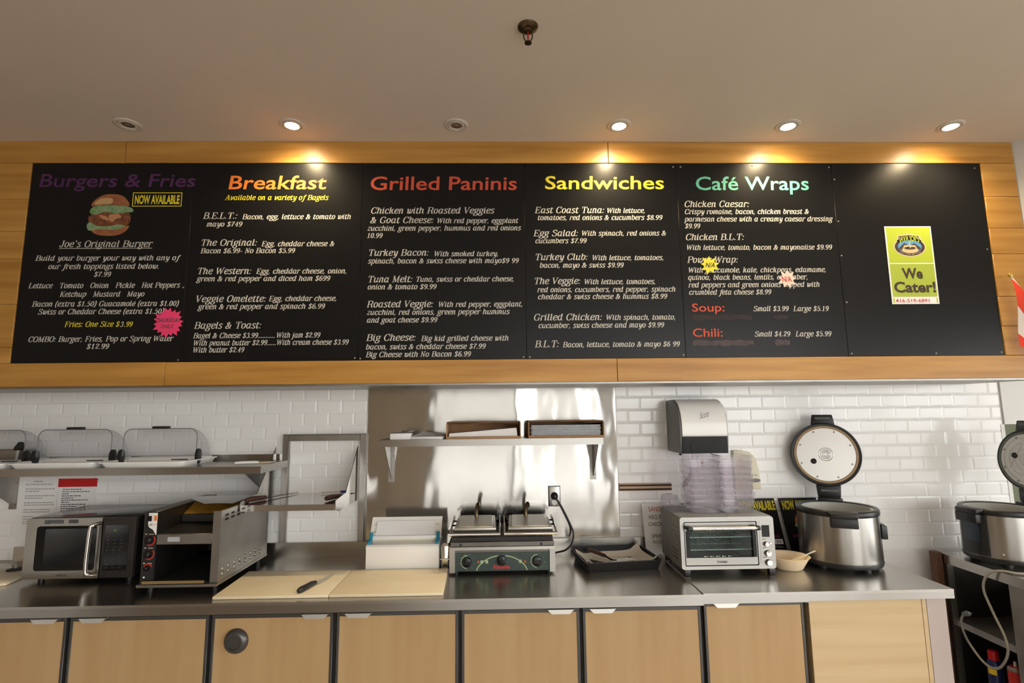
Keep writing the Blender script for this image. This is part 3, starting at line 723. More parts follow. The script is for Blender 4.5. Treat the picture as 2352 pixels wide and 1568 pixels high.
def star_card(name, label, cx, cz, ro, ri, n, rot, m, words, mw, sx=1.0):
    y = SY-.003; t = thing(name, label, 'sticker', (cx, y, cz))
    pts = []
    for k in range(2*n):
        r = (ro if k % 2 == 0 else ri) * (1 + .08*sin(k*5.1)); a = rot + pi*k/n
        pts.append((cx + r*cos(a)*sx, y, cz + r*sin(a)))
    P('card', MB().prism(pts, (0,.0018,0)), m, t, flat=False)
    mb = MB()
    for (w, x0, x1, z, cap, sh) in words: sans_text(mb, w, cx+x0, cx+x1, cz+z, cap, y-.0006, bold=.016, shear=sh)
    P('lettering', mb, mw, t, flat=True)
star_card('starburst_sticker', 'pink starburst card reading Thursday Only on the burger menu board', -1.712, 2.193, .078, .060, 18, .1, M['pink_neon'],
          [('THURSDAY', -.060, .064, .003, .021, .0), ('ONLY', -.036, .03, -.029, .02, .0)], M['print_dark'])
star_card('starburst_sticker', 'yellow starburst card reading N/A over the Power Wrap line', 1.129, 2.487, .052, .032, 9, .9, M['yellow_neon'],
          [('N/A', -.024, .026, -.012, .026, .25)], M['print_dark'])
star_card('starburst_sticker', 'cream starburst card reading N/A in red below the yellow one', 1.543, 2.408, .052, .033, 9, 2.2, M['white_card'],
          [('N/A', -.026, .026, -.014, .03, -.15)], M['print_red'])

# lime poster
t = thing('catering_poster', 'lime green poster with a coffee cup logo reading We Cater!', 'poster', (2.231, SY, 2.268))
y = SY-.0025
P('sheet', MB().box(2.102, 2.360, y, y+.0012, 2.268, 2.700), M['paper'], t)
P('upper_field', MB().box(2.110, 2.353, y-.0004, y, 2.495, 2.694), M['lime'], t)
P('lower_field', MB().box(2.110, 2.353, y-.0004, y, 2.308, 2.489), M['lime2'], t)
sx, sz = 2.231, 2.588
def oval(rx, rz, dy, c=(0,0), n=36):
    return [(sx+c[0]+rx*cos(2*pi*k/n), y-dy, sz+c[1]+rz*sin(2*pi*k/n)) for k in range(n)]
def disc(pts): return MB().add(pts, [tuple(range(len(pts)))])
lg = P('logo', disc(oval(.089,.055,.0006,(0,-.004))).add([(sx-.068,y-.0006,sz+.02),(sx+.068,y-.0006,sz+.02),(sx+.063,y-.0006,sz+.06),(sx,y-.0006,sz+.068),(sx-.063,y-.0006,sz+.06)], [(0,1,2,3,4)]), M['pink_print'], t, flat=True)
P('logo_ring', disc(oval(.083,.050,.0008,(0,-.004))).add([(sx-.060,y-.0008,sz+.02),(sx+.060,y-.0008,sz+.02),(sx+.056,y-.0008,sz+.056),(sx,y-.0008,sz+.062),(sx-.056,y-.0008,sz+.056)], [(0,1,2,3,4)]), M['brown_print'], lg, flat=True)
P('logo_sky', disc(oval(.066,.036,.0010,(0,-.003))), M['sky_print'], lg, flat=True)
P('logo_hills', MB().add([(sx-.062,y-.0012,sz-.012),(sx-.028,y-.0012,sz+.018),(sx-.005,y-.0012,sz+.002),(sx+.028,y-.0012,sz+.016),(sx+.062,y-.0012,sz-.012),(sx+.04,y-.0012,sz-.03),(sx-.04,y-.0012,sz-.03)], [(0,1,2,3,4,5,6)]), M['brown_print'], lg, flat=True)
P('logo_cup', disc(oval(.046,.018,.0014,(0,-.022))).add([(sx-.04,y-.0014,sz-.012),(sx+.04,y-.0014,sz-.012),(sx+.03,y-.0014,sz+.005),(sx-.03,y-.0014,sz+.005)],[(0,1,2,3)]), M['tan_print'], lg, flat=True)
P('logo_coffee', disc(oval(.030,.006,.0017,(0,-.013))), M['brown_print'], lg, flat=True)
st = MB(); stroke(st, catmull([Vector((0,-.012)),Vector((.006,.002)),Vector((-.004,.012)),Vector((.004,.024))], 4), .004, .005, lambda p: (sx+p.x, y-.0019, sz+p.y))
P('logo_steam', st, M['pink_print'], lg, flat=True)
def arch(p):
    u = (p[0]-sx)/.058; return (p[0], p[1], p[2] - .010*u*u)
P('logo_name', sans_text(MB(), "JAVA JOE'S", sx-.056, sx+.056, sz+.030, .030, y-.0012, bold=.02, place=arch), M['lime'], lg, flat=True)
def arch2(p):
    u = (p[0]-sx)/.07; return (p[0], p[1], p[2] + .022*u*u)
P('logo_motto', sans_text(MB(), 'GREAT COFFEE  GREAT FOOD', sx-.058, sx+.058, sz-.049, .006, y-.0012, place=arch2), M['pink_print'], lg, flat=True)
mb = sans_text(MB(), 'We', 2.172, 2.285, 2.409, .058, y-.0008, bold=.032); sans_text(mb, 'Cater!', 2.121, 2.349, 2.333, .058, y-.0008, bold=.032)
P('slogan', mb, M['brown_print'], t, flat=True)
P('phone_number', sans_text(MB(), '416-519-6891', 2.122, 2.306, 2.277, .020, y-.0008, bold=.006), M['print_red'], t, flat=True)
P('bottom_bars', MB().box(2.110,2.117,y-.0004,y,2.274,2.301).box(2.346,2.353,y-.0004,y,2.274,2.301), M['lime'], t)

# ------------------------------------------------------------------ ceiling lamps and sprinkler
def spot(lit):
    t = thing('recessed_spotlight', '', 'spotlight', (0,0,CEIL), rz=0, group='recessed spotlights over the menu boards')
    P('trim_ring', MB().lathe([(.062,0),(.060,-.004),(.050,-.007),(.046,-.005),(.046,0)], (0,0,0), 40), M['lamp_white'], t)
    P('swivel_ring', MB().lathe([(.044,0),(.044,-.006),(.036,-.008),(.030,-.004),(.030,-.001)], (0,0,0), 40), M['lamp_white'], t)
    if lit:
        P('lit_bulb', MB().lathe([(.0,-.010),(.020,-.009),(.029,-.005),(.030,-.001)], (0,0,0), 32), M['lamp_on'], t)
        ld = bpy.data.lights.new('spot_beam', 'SPOT'); ld.energy = SPOT_POWER; ld.color = SPOT_COLOR
        ld.spot_size = R(150); ld.spot_blend = 1.0; ld.shadow_soft_size = .03
        lo = bpy.data.objects.new('spot_beam', ld); COL.objects.link(lo); lo.parent = t; lo.location = (0,0,-.022); lo.rotation_euler = (R(4),0,0)
    else:
        P('bulb', MB().lathe([(.0,-.005),(.006,-.006),(.010,-.002),(.022,-.001),(.029,-.003),(.030,-.001)], (0,0,0), 32), M['lamp_dark'], t)
    return t
SL = [(-1.881,0,'unlit recessed ceiling spotlight above the burger menu board'),(-1.055,1,'lit recessed ceiling spotlight above the Breakfast board'),(-.216,0,'unlit recessed ceiling spotlight above the Grilled Paninis board'),
      (.627,1,'lit recessed ceiling spotlight above the Sandwiches board'),(1.515,1,'lit recessed ceiling spotlight above the Café Wraps board'),(2.383,1,'lit recessed ceiling spotlight above the blank menu board')]
first = {}
for x, lit, lab in SL:
    if lit not in first:
        first[lit] = spot(lit); first[lit].location = (x, 2.57, CEIL); first[lit]['label'] = lab
    else: dup(first[lit], (x, 2.57, CEIL), lab)
t = thing('fire_sprinkler', 'dark bronze fire sprinkler head hanging from the ceiling', 'sprinkler', (.117, 1.863, CEIL), rz=0)
P('escutcheon', MB().lathe([(.040,0),(.038,-.006),(.028,-.012),(.016,-.014),(.014,-.022),(0,-.022)], (0,0,0), 32), M['bronze'], t)
P('frame_arm', MB().tube([(-.013,0,-.02),(-.017,0,-.04),(-.012,0,-.056),(-.004,0,-.062)], .0028, 8, 4), M['bronze'], t)
P('frame_arm', MB().tube([(.013,0,-.02),(.017,0,-.04),(.012,0,-.056),(.004,0,-.062)], .0028, 8, 4), M['bronze'], t)
P('glass_bulb', MB().cyl((0,0,-.052), .003, .03), M['glass_red'], t)
P('deflector', MB().lathe([(0,-.060),(.006,-.062),(.014,-.066),(.014,-.069),(0,-.069)], (0,0,0), 20), M['bronze'], t)

# little flag beside the boards
t = thing('flag', 'small red and white flag with gold tipped stick right of menu boards', 'flag', (2.73,2.70,2.0))
P('stick', MB().tube([(2.722,2.695,2.405),(2.86,2.60,2.02)], .005, 8), M['flag_white'], t)
P('finial', MB().lathe([(0,-.012),(.009,-.009),(.012,0),(.009,.009),(0,.012)], (2.722,2.695,2.412), 16), M['gold'], t)
def cloth(f0, f1):
    def fn(u, v):
        s = f0 + (f1-f0)*v                              # down the cloth
        a = Vector((2.722+.075*u, 2.692-.05*u, 2.395-.23*u))
        x = a.x - .012*(1-u)*s + .03*u*s + .02*s
        return (x, a.y - .012*sin(s*5+u*4) , a.z - .36*s*(1-.25*u) + .02*u)
    return MB().grid(fn, 12, 10)
P('red_band', cloth(0.0,.42), M['flag_red'], t, flat=True, ang=80); P('white_band', cloth(.42,.82), M['flag_white'], t, flat=True, ang=80)
P('lower_red_band', cloth(.82,1.0), M['flag_red'], t, flat=True, ang=80)
# ------------------------------------------------------------------ base cabinets and worktops
FY = 2.490                                   # door faces
CX = [-2.62,-1.885,-1.275,-.734,-.185,.352,.896,1.362]
CL = ['maple base cabinet at the far left end','maple base cabinet below the microwave','maple base cabinet with a round black lock below the cutting board','maple base cabinet below the white wrap dispenser',
      'maple base cabinet below the panini grill','maple base cabinet below the black baking tray','narrow maple base cabinet below the toaster oven']
HX = [-1.972,-1.768,-.815,-.628,.260,.446,.997]
for i in range(7):
    a, b = CX[i], CX[i+1]; top = .861 if i < 6 else .874
    t = thing('base_cabinet', CL[i], 'cabinet', ((a+b)/2, 2.8, 0), group='maple base cabinets')
    P('carcass', MB().box(a+.001, b-.001, FY+.022, 3.17, .10, top-.002), M['edge_dark'], t)
    P('toe_kick', MB().box(a+.001, b-.001, FY+.08, FY+.10, 0, .0995), M['black_matt'], t)
    dt = top - .012
    d = P('door', MB().box(a+.020, b-.020, FY, FY+.02, .12, dt-.016), M['maple'], t)
    mb = MB()
    for (p, q, u, v) in ((a+.008,a+.0195,.115,dt),(b-.0195,b-.008,.115,dt)): mb.box(p, q, FY-.002, FY+.02, u, v)
    mb.box(a+.0195, b-.0195, FY-.002, FY+.02, dt-.0155, dt)
    P('door_edging', mb, M['edge_grey'], d, bev=.001, seg=1)
    h = HX[i]; zt = dt + .0015
    hb = MB().prism([(h-.058,FY-.026,zt+.001),(h+.058,FY-.026,zt+.001),(h+.040,FY-.028,zt-.016),(h-.040,FY-.028,zt-.016)], (0,.0025,0))
    hb.box(h-.058, h+.058, FY-.026, FY+.018, zt+.0002, zt+.002)
    P('handle', hb, M['satin'], d)
    if i == 2:
        P('lock', MB().lathe([(.052,0),(.052,-.006),(.047,-.016),(.036,-.024),(.030,-.024),(.029,-.018),(0,-.018)], (-1.158,FY,.741), 40, axis='Y').box(-1.160,-1.156,FY-.0185,FY-.0178,.728,.754), M['edge_grey'], d, label='round black lock')
# pale end panel and wall end to the right
t = thing('end_panel', 'pale wood panel closing the counter end on the right', 'panel', (1.63, 2.6, 0))
P('board', MB().box(1.378, 1.893, FY-.005, FY+.02, .0, .876), M['ash'], t, bev=.001, seg=1)
P('edge_strip', MB().box(1.895, 1.915, FY-.005, FY+.02, .0, .876), M['ash'], t, bev=.001, seg=1)
P('backing', MB().box(1.378, 1.915, FY+.0205, 3.15, .0, .874), M['ash'], t)
struct('wall_end', MB().box(1.917, 2.005, FY-.005, 3.19, .0, .876), M['pink_wall'])
P('rubber_bumper', MB().lathe([(0,-.012),(.008,-.010),(.010,-.004),(.007,0)], (1.366,FY-.004,.857), 16, axis='Y'), M['black'], t)
EDGEY = 2.460
def counter(name, label, a, b, z, front, back_lip=None, b2=None):
    t = thing('worktop', label, 'worktop', ((a+b)/2, 2.8, z-.044), group='stainless worktops')
    P('top', MB().box(a, b, EDGEY, WALL-.022, z-.012, z), M['steel_counter'], t, uv=True)
    P('apron', MB().box(a, b, EDGEY, EDGEY+.003, z-front, z-.0121), M['steel'], t, uv=True)
    if b2: P('side_apron', MB().box(b-.003, b, EDGEY+.0031, WALL-.022, z-front, z-.0121), M['steel'], t, uv=True)
    if back_lip:
        tag(P('upstand', MB().box(a, b, WALL-.0215, WALL-.019, z-.003, .990).box(a, b, WALL-.0189, WALL-.001, .987, .990), M['steel_counter'], None, uv=True), back_lip, 'splashback')
    return t
counter('worktop', 'long stainless worktop under microwave, cutting boards and panini grill', -2.75, .8947, ZC, .046, 'long stainless splashback strip along the tiles behind the main worktop')
counter('worktop', 'short stainless worktop under the toaster oven', .895, 1.3668, ZR, .044, 'short stainless splashback strip behind the toaster oven')
counter('worktop', 'stainless worktop at right end under the open rice cooker', 1.367, 2.028, ZR, .040, b2=True)

# ------------------------------------------------------------------ steel wall panel, middle shelf, outlet
t = thing('wall_panel', 'tall stainless steel sheet on the wall behind the panini grill', 'wall panel', (-.05, WALL, .995))
mb = MB().grid(lambda u, v: (-.783+1.474*u, WALL-.0035, .995+.862*v), 2, 2)
P('sheet', mb, M['steel_panel'], t, uv=True)
P('edge_trim', MB().box(-.786,.694,WALL-.0045,WALL-.0001,1.857,1.862).box(-.786,-.7832,WALL-.0045,WALL-.0001,.995,1.8569).box(.6912,.694,WALL-.0045,WALL-.0001,.995,1.8569).box(-.786,.694,WALL-.0045,WALL-.0001,.9915,.9949), M['steel_dull'], t)
def bracket(mb, x, ztop, ydep, zlow, w=.036):
    y0 = WALL-.0045
    mb.box(x-w/2, x+w/2, y0-.003, y0, zlow, ztop)
    mb.prism([(x-.0015,y0-.003,ztop),(x-.0015,y0-ydep,ztop),(x-.0015,y0-ydep,ztop-.02),(x-.0015,y0-.003,zlow+.02)], (.003,0,0))
    mb.box(x-w/2, x+w/2, y0-ydep, y0-.0031, ztop-.003, ztop)
    for z in (zlow+.03, zlow+.15): mb.lathe([(.005,0),(.004,-.003),(0,-.004)], (x+.010,y0-.003,z), 8, axis='Y')
    return mb
MSZ = 1.573; MSY = 2.93
t = thing('wall_shelf', 'stainless shelf on the steel wall panel holding tissue boxes', 'shelf', (-.04, 3.06, MSZ-.036))
P('shelf_board', MB().box(-.659,.562,MSY,WALL-.0045,MSZ-.003,MSZ).box(-.659,.562,MSY,MSY+.003,MSZ-.036,MSZ-.0031).box(-.659,-.656,MSY+.0031,WALL-.0045,MSZ-.03,MSZ-.0031).box(.559,.562,MSY+.0031,WALL-.0045,MSZ-.03,MSZ-.0031), M['steel'], t, uv=True)
P('bracket', bracket(MB(), -.640, MSZ-.0036, .22, 1.318), M['steel_dull'], t); P('bracket', bracket(MB(), .545, MSZ-.0036, .22, 1.318), M['steel_dull'], t)

def tissue_box(name, label, x0, x1, y0, z0, z1, kind):
    t = thing('tissue_box', label, 'box', ((x0+x1)/2, y0+.1, z0), group='open cardboard boxes on the middle shelf')
    d = .20; w = .006
    mb = MB().box(x0,x1,y0,y0+d,z0,z0+w).box(x0,x0+w,y0,y0+d,z0+w,z1-w).box(x1-w,x1,y0,y0+d,z0+w,z1-w).box(x0+w,x1-w,y0+d-w,y0+d,z0+w,z1-w).box(x0,x1,y0+.03,y0+d,z1-w,z1)
    mb.box(x0+w,x1-w,y0,y0+w,z0+w,z0+.014)
    P('carton', mb, M['cardboard'], t, bev=.001, seg=1)
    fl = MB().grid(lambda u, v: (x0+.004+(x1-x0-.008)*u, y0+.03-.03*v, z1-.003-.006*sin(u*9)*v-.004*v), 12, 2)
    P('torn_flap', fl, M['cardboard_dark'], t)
    if kind == 0:
        P('sheet_stack', MB().loft([[(x0+.012+(x1-x0-.03)*a, y0+.012+.16*b, z0+w+.0002+c) for a, b, c in ((0,0,0),(1,0,0),(1,1,0),(0,1,0))],
            [(x0+.016+(x1-x0-.04)*a, y0+.012+.16*b, z0+.030+.028*a) for a, b in ((0,0),(1,0),(1,1),(0,1))]]), M['paper'], t)
    else:
        mb = MB()
        for k in range(9):
            z = z0+w+.001+k*.0072
            mb.loft([rrect_h(x0+.012+.002*(k%3), x1-.014-.002*((k*2)%3), y0+.010+.003*(k%2), y0+.17, .012, z), rrect_h(x0+.012+.002*(k%3), x1-.014-.002*((k*2)%3), y0+.010+.003*(k%2), y0+.17, .012, z+.0058)])
        P('sheet_stack', mb, M['paper_grey'], t)
    return t
tissue_box('tissue_box', 'open cardboard box of white paper sheets, left of two on shelf', -.296, .112, 2.935, MSZ, 1.666, 0)
tissue_box('tissue_box', 'open cardboard box of grey tissue sheets, right of two on shelf', .153, .572, 2.945, MSZ, 1.667, 1)
t = thing('napkin_stack', 'tall stack of white napkins at left end of middle shelf', 'napkins', (-.55, 3.0, MSZ), rz=R(4))
P('stack', MB().box(-.057,.057,-.045,.07,0,.034), M['paper'], t, bev=.004)
P('top_napkin', MB().grid(lambda u, v: (-.06+.128*u, -.046+.12*v, .0365+.018*max(0,u-.4)*(1.2-v)+.003*sin(u*7)), 8, 5), M['paper'], t)
t = thing('napkin_stack', 'low spread of folded napkins beside the tissue box', 'napkins', (-.395, 3.02, MSZ), rz=R(-6))
P('stack', MB().box(-.088,.088,-.07,.07,0,.016), M['paper'], t, bev=.004)
P('top_napkin', MB().grid(lambda u, v: (-.085+.14*u+.03*v, -.06+.14*v, .0185+.02*v*(1-u)), 6, 4), M['paper'], t)

t = thing('wall_outlet', 'wall socket plate on the steel panel with black plug', 'socket', (.312, WALL-.004, 1.168))
P('plate', MB().box(.280,.346,WALL-.0085,WALL-.0045,1.170,1.281), M['steel'], t, bev=.002, uv=True)
P('border', MB().box(.277,.349,WALL-.0058,WALL-.0046,1.167,1.284), M['black'], t)
P('upper_socket', MB().lathe([(.020,0),(.020,-.003),(0,-.003)], (.313,WALL-.0086,1.230), 20, axis='Y'), M['white_plastic'], t)
P('lower_socket', MB().lathe([(.016,0),(.016,-.003),(0,-.003)], (.313,WALL-.0086,1.192), 20, axis='Y'), M['white_plastic'], t)
t = thing('power_cord', 'black plug and cord running from wall socket down to the panini grill', 'cord', (.33, WALL-.02, .96))
P('plug', MB().lathe([(.021,0),(.022,-.012),(.018,-.024),(.010,-.032),(0,-.033)], (.312,WALL-.0118,1.228), 20, axis='Y'), M['black'], t)
P('cable', MB().tube([(.315,WALL-.045,1.222),(.345,WALL-.05,1.18),(.385,WALL-.055,1.10),(.412,WALL-.06,1.03),(.40,WALL-.075,.975),(.36,WALL-.10,.945),(.305,WALL-.14,.943),(.2795,WALL-.19,.948)], .0055, 10, 6), M['black'], t)

# ------------------------------------------------------------------ left wall shelf with roll-top cases
LZ = 1.453; LY = 2.82
t = thing('wall_shelf', 'long stainless shelf at left with clear roll top cases', 'shelf', (-1.9, 3.0, LZ-.037))
P('shelf_board', MB().box(-2.95,-1.236,LY,WALL-.004,LZ-.003,LZ).box(-2.95,-1.236,LY,LY+.003,LZ-.037,LZ-.0031).box(-1.239,-1.236,LY+.0031,WALL-.004,LZ-.037,LZ-.0031).box(-2.95,-1.236,WALL-.007,WALL-.004,LZ,LZ+.034), M['steel'], t, uv=True)
P('bracket', bracket(MB(), -2.795, LZ-.0036, .32, 1.195, .042), M['steel_dull'], t)
P('bracket', bracket(MB(), -1.36, LZ-.0036, .32, 1.24, .042), M['steel_dull'], t)
def rolltop(label, loc):
    t = thing('display_case', label, 'display case', loc, rz=0, group='clear roll top display cases on the left shelf')
    # white tray, wider lip
    rings = [rrect_h(-.204,.204,-.150,.168,.03,0), rrect_h(-.212,.212,-.158,.172,.03,.012), rrect_h(-.214,.214,-.160,.174,.03,.022), rrect_h(-.2245,.2245,-.172,.178,.03,.0225), rrect_h(-.2245,.2245,-.172,.178,.03,.028), rrect_h(-.208,.208,-.154,.166,.03,.028), rrect_h(-.203,.203,-.148,.160,.03,.008)]
    P('tray', MB().loft(rings), M['white_plastic'], t)
    P('rear_wall', MB().box(-.195,.195,.03,.158,.008,.034), M['white_plastic'], t, bev=.003)
    # quarter-turn dome swept about the hinge axis
    hz = .028; arch = []
    for k in range(7): arch.append((-.198, .02+.10*k/6))
    for k in range(1, 7): a = R(180-15*k); arch.append((-.158+.04*cos(a), .12+.045*sin(a)))
    for k in range(1, 7): arch.append((-.158+.316*k/6, .165))
    for k in range(1, 7): a = R(90-15*k); arch.append((.158+.04*cos(a), .12+.045*sin(a)))
    for k in range(1, 7): arch.append((.198, .12-.10*k/6))
    n = len(arch)-1; hy = -.012
    def fn(u, v):
        i = min(int(round(u*n)), n); x, r = arch[i]; a = pi/2*v*.98
        return (x, hy + r*1.02*sin(a), hz + r*cos(a))
    P('dome', MB().grid(fn, n, 14), M['dome'], t, ang=60)
    rim = [(x, hy-.002, hz+r) for x, r in arch]
    P('dome_rim', MB().tube(rim, .0022, 6), M['grey_box'], t)
    P('handle', MB().box(-.045,.045,hy-.014,hy+.010,hz+.166,hz+.179), M['black'], t, bev=.004)
    for sx in (-1, 1):
        P('hinge', MB().loft([[(sx*(.1995+d), hy+.002+.022*cos(a), hz+.020+(.036 if sin(a) > 0 else .046)*sin(a)) for a in [2*pi*k/20 for k in range(20)]] for d in (0, .016)]), M['black'], t, bev=.002)
    P('label_strip', MB().box(.04,.13,.0285,.0298,.020,.026), M['print_dark'], t)
    return t
c3 = rolltop('clear roll top display case on shelf, nearest the steel rack', (-1.862, 3.005, LZ))
dup(c3, (-2.322, 3.005, LZ), 'clear roll top display case in the middle of the left shelf')
dup(c3, (-2.785, 3.005, LZ), 'clear roll top display case cut off by the left picture edge')
t = thing('steel_tub', 'steel tub inside the leftmost display case', 'tub', (-2.76, 3.03, LZ+.0345))
P('tub', MB().loft([rrect_h(-2.93,-2.62,2.99,3.11,.02,LZ+.0345), rrect_h(-2.94,-2.61,2.985,3.115,.02,LZ+.085), rrect_h(-2.93,-2.62,2.992,3.108,.02,LZ+.085), rrect_h(-2.925,-2.625,2.997,3.103,.02,LZ+.04)]), M['steel_dull'], t)
P('black_scoop', MB().loft([[(-2.70,3.04,LZ+.042),(-2.67,3.04,LZ+.042),(-2.67,3.06,LZ+.042),(-2.70,3.06,LZ+.042)],[(-2.685,3.035,LZ+.10),(-2.635,3.035,LZ+.10),(-2.635,3.05,LZ+.10),(-2.685,3.05,LZ+.10)],[(-2.665,3.035,LZ+.128),(-2.640,3.035,LZ+.128),(-2.640,3.045,LZ+.128),(-2.665,3.045,LZ+.128)]]), M['black'], None, bev=.004)
tag(bpy.data.objects['black_scoop'], 'black plastic scoop standing in the steel tub', 'scoop')
t = thing('small_knife', 'small white handled knife lying on right end of left shelf', 'knife', (-1.36, 2.95, LZ), rz=R(24))
P('handle', MB().tube([(-.065,0,.009),(-.03,0,.010),(.03,0,.009),(.05,0,.008)], [.006,.008,.008,.006], 10), M['white_plastic'], t)
P('blade', MB().prism([(.05,-.008,.006),(.10,-.013,.006),(.125,0,.006),(.05,.008,.006)], (0,0,.0025)), M['brass'], t)

# printed sheets taped to the tiles
def text_rows(mb, x0, z0, rows, step, h, y, rnd):
    """rows of tiny illegible print as broken dashes"""
    for k, w in enumerate(rows):
        x = x0; z = z0 - k*step
        while w and x < x0 + w:
            l = .006 + .014*rnd.random(); mb.quad((x,y,z),(min(x+l,x0+w),y,z),(min(x+l,x0+w),y,z+h),(x,y,z+h)); x += l + .003
rd = random.Random(3)
t = thing('menu_sheet', 'white printed breakfast sheet taped below left shelf', 'sheet', (-2.66, WALL-.003, 1.05))
P('paper', MB().box(-2.775,-2.553,WALL-.0032,WALL-.0012,1.02,1.372), M['paper'], t)
mb = MB(); text_rows(mb, -2.69, 1.345, [.05], .02, .006, WALL-.0036, rd); text_rows(mb, -2.735, 1.329, [.15,0,.165,.08,0,.17,.10,0,.165,.17,0,.15,.15,0,.06,.16,.13,.10], .0128, .005, WALL-.0036, rd)
P('print', mb, M['print_grey'], t, flat=True)
t = thing('menu_sheet', 'white printed sandwich sheet below the red tape strip', 'sheet', (-2.43, WALL-.003, 1.05))
P('paper', MB().box(-2.551,-2.331,WALL-.0030,WALL-.0011,1.05,1.362), M['paper'], t)
mb = MB(); text_rows(mb, -2.525, 1.299, [.11,0,.155], .0065, .004, WALL-.0034, rd); text_rows(mb, -2.527, 1.274, [.04,.11,.07,.15,.045,.14,.09,.08,.05,.09], .0118, .0045, WALL-.0034, rd)
P('print', mb, M['print_dark'], t, flat=True)
mb = MB().grid(lambda u, v: (-2.552+.221*u+(.003*sin(v*17) if u > .9 else 0), WALL-.0042-.001*sin(u*11), 1.315+.047*v), 16, 6)
tag(P('tape_strip', mb, M['red_tape'], None), 'red tape strip across top of the sandwich sheet', 'tape')
# ------------------------------------------------------------------ steel rack with tray
t = thing('steel_rack', 'stainless rack on the wall with slanted cheeks and a shallow tray', 'rack', (-1.03, 3.1, .991))
mb = MB(); b = .034; y0 = WALL-.032; y1 = WALL-.0045
def post(x0, x1, z0, z1): mb.box(x0, x1, y0, y1, z0, z1)
P('left_post', MB().box(-1.268,-1.234,y0,y1,.992,1.597), M['steel_dull'], t, bev=.002, seg=1)
P('right_post', MB().box(-.821,-.787,y0,y1,.992,1.597), M['steel_dull'], t, bev=.002, seg=1)
P('top_bar', MB().box(-1.268,-.787,y0-.001,y1,1.5971,1.6), M['steel_dull'], t).name
P('top_rail', MB().box(-1.2339,-.8211,y0,y1,1.562,1.5968), M['steel_dull'], t, bev=.002, seg=1)
tz = 1.268; fy = 2.765
P('tray', MB().box(-1.302,-.834,fy,y0-.001,tz-.003,tz).box(-1.302,-.834,fy,fy+.003,tz-.030,tz-.0031), M['steel_bright'], t)
def cheek(x):
    return MB().prism([(x,y0-.0012,1.53),(x,y0-.0012,tz-.045),(x,fy+.06,tz-.045),(x,fy,tz-.028),(x,fy,tz+.016),(x,fy+.18,tz+.03)], (.003,0,0))
P('left_cheek', cheek(-1.3055), M['steel_bright'], t); P('right_cheek', cheek(-.8335), M['steel_bright'], t)
t = thing('knife', 'brown handled knife lying along left side of the rack tray', 'knife', (-1.235, 2.98, tz), rz=R(66))
P('handle', MB().tube([(-.17,0,.014),(-.13,0,.016),(-.08,0,.014),(-.045,0,.012)], [.011,.014,.013,.010], 10), M['brown_handle'], t)
P('blade', MB().prism([(-.045,-.010,.008),(.12,-.012,.006),(.19,.002,.005),(-.045,.010,.008)], (0,0,.0022)), M['steel_dark'], t)
t = thing('knife', 'brown handled knife at right front corner of the rack tray', 'knife', (-.875, 2.93, tz), rz=R(72))
P('handle', MB().tube([(-.09,0,.016),(-.05,0,.017),(0,0,.014),(.03,0,.012)], [.012,.014,.012,.010], 10), M['brown_handle'], t)
P('blade', MB().prism([(.03,-.008,.008),(.15,-.010,.006),(.18,0,.005),(.03,.008,.008)], (0,0,.0022)), M['steel'], t)
t = thing('thermometer', 'blue pen shaped probe lying at back of the rack tray', 'thermometer', (-.86, 3.12, tz), rz=0)
P('sleeve', MB().tube([(-.05,0,.010),(.022,0,.010)], .0075, 10), M['blue_pen'], t)
P('probe', MB().tube([(-.0501,0,.010),(-.16,0,.008)], .002, 8), M['chrome'], t)

# ------------------------------------------------------------------ microwave
t = thing('microwave', 'steel fronted microwave oven with black door window at left', 'microwave', (-2.086, 2.98, ZC))
a, b, y, z0, z1 = -2.354, -1.820, 2.78, .929, 1.215
P('housing', MB().box(a, b, y+.022, 3.165, z0, z1+.002), M['black_gloss'], t, bev=.004)
xd = -1.985
dr = P('door', ring_frame(MB(), rrect(a,xd,z0,z1,.004,3,y), rrect(a+.052,xd-.022,z0+.038,z1-.036,.014,3,y), (0,.021,0)), M['steel'], t, uv=True)
P('window_frame', ring_frame(MB(), rrect(a+.053,xd-.023,z0+.039,z1-.037,.013,3,y+.003), rrect(a+.085,xd-.030,z0+.063,z1-.052,.006,3,y+.012), (0,.006,0)), M['black_gloss'], dr)
P('window', MB().box(a+.06,xd-.03,y+.0125,y+.0205,z0+.05,z1-.045), M['black_gloss'], dr)
P('handle', MB().tube([(xd-.006,y-.002,z1-.024),(xd-.020,y-.030,z1-.030),(xd-.030,y-.038,z1-.05),(xd-.036,y-.038,z0+.05),(xd-.028,y-.030,z0+.028),(xd-.008,y-.002,z0+.022)], .009, 12, 5), M['chrome'], dr)
P('brand', sans_text(MB(), 'SAMSUNG', -2.188, -2.136, z0+.012, .009, y-.0006, bold=.01), M['print_dark'], dr, flat=True)
for (p, q, u) in ((-2.268,-2.243,.018),(-2.245,-2.174,.016),(-2.150,-2.104,.015)): P('sticker', MB().box(p,q,y-.0012,y-.0002,z1-.008-u,z1-.006), M['black_gloss'], dr)
cp = P('control_panel', MB().box(xd+.004, b, y, y+.021, z0, z1), M['edge_dark'], t, bev=.003)
P('keypad', MB().box(xd+.018, b-.030, y-.0018, y-.0003, z0+.035, z1-.035), M['black_gloss'], cp)
P('display', MB().box(xd+.062, xd+.072, y-.0026, y-.0019, z1-.066, z1-.056), M['display_green'], cp)
mb = MB()
for r in range(10):
    for c in range(3): 
        x = xd+.030+c*.032; z = z0+.046+r*.0165; w = .014 if r in (0,1,6,7,8) else .006; h = .0075 if r == 5 else .0035
        mb.box(x, x+w, y-.0026, y-.0019, z, z+h)
P('key', mb, M['edge_grey'], cp)
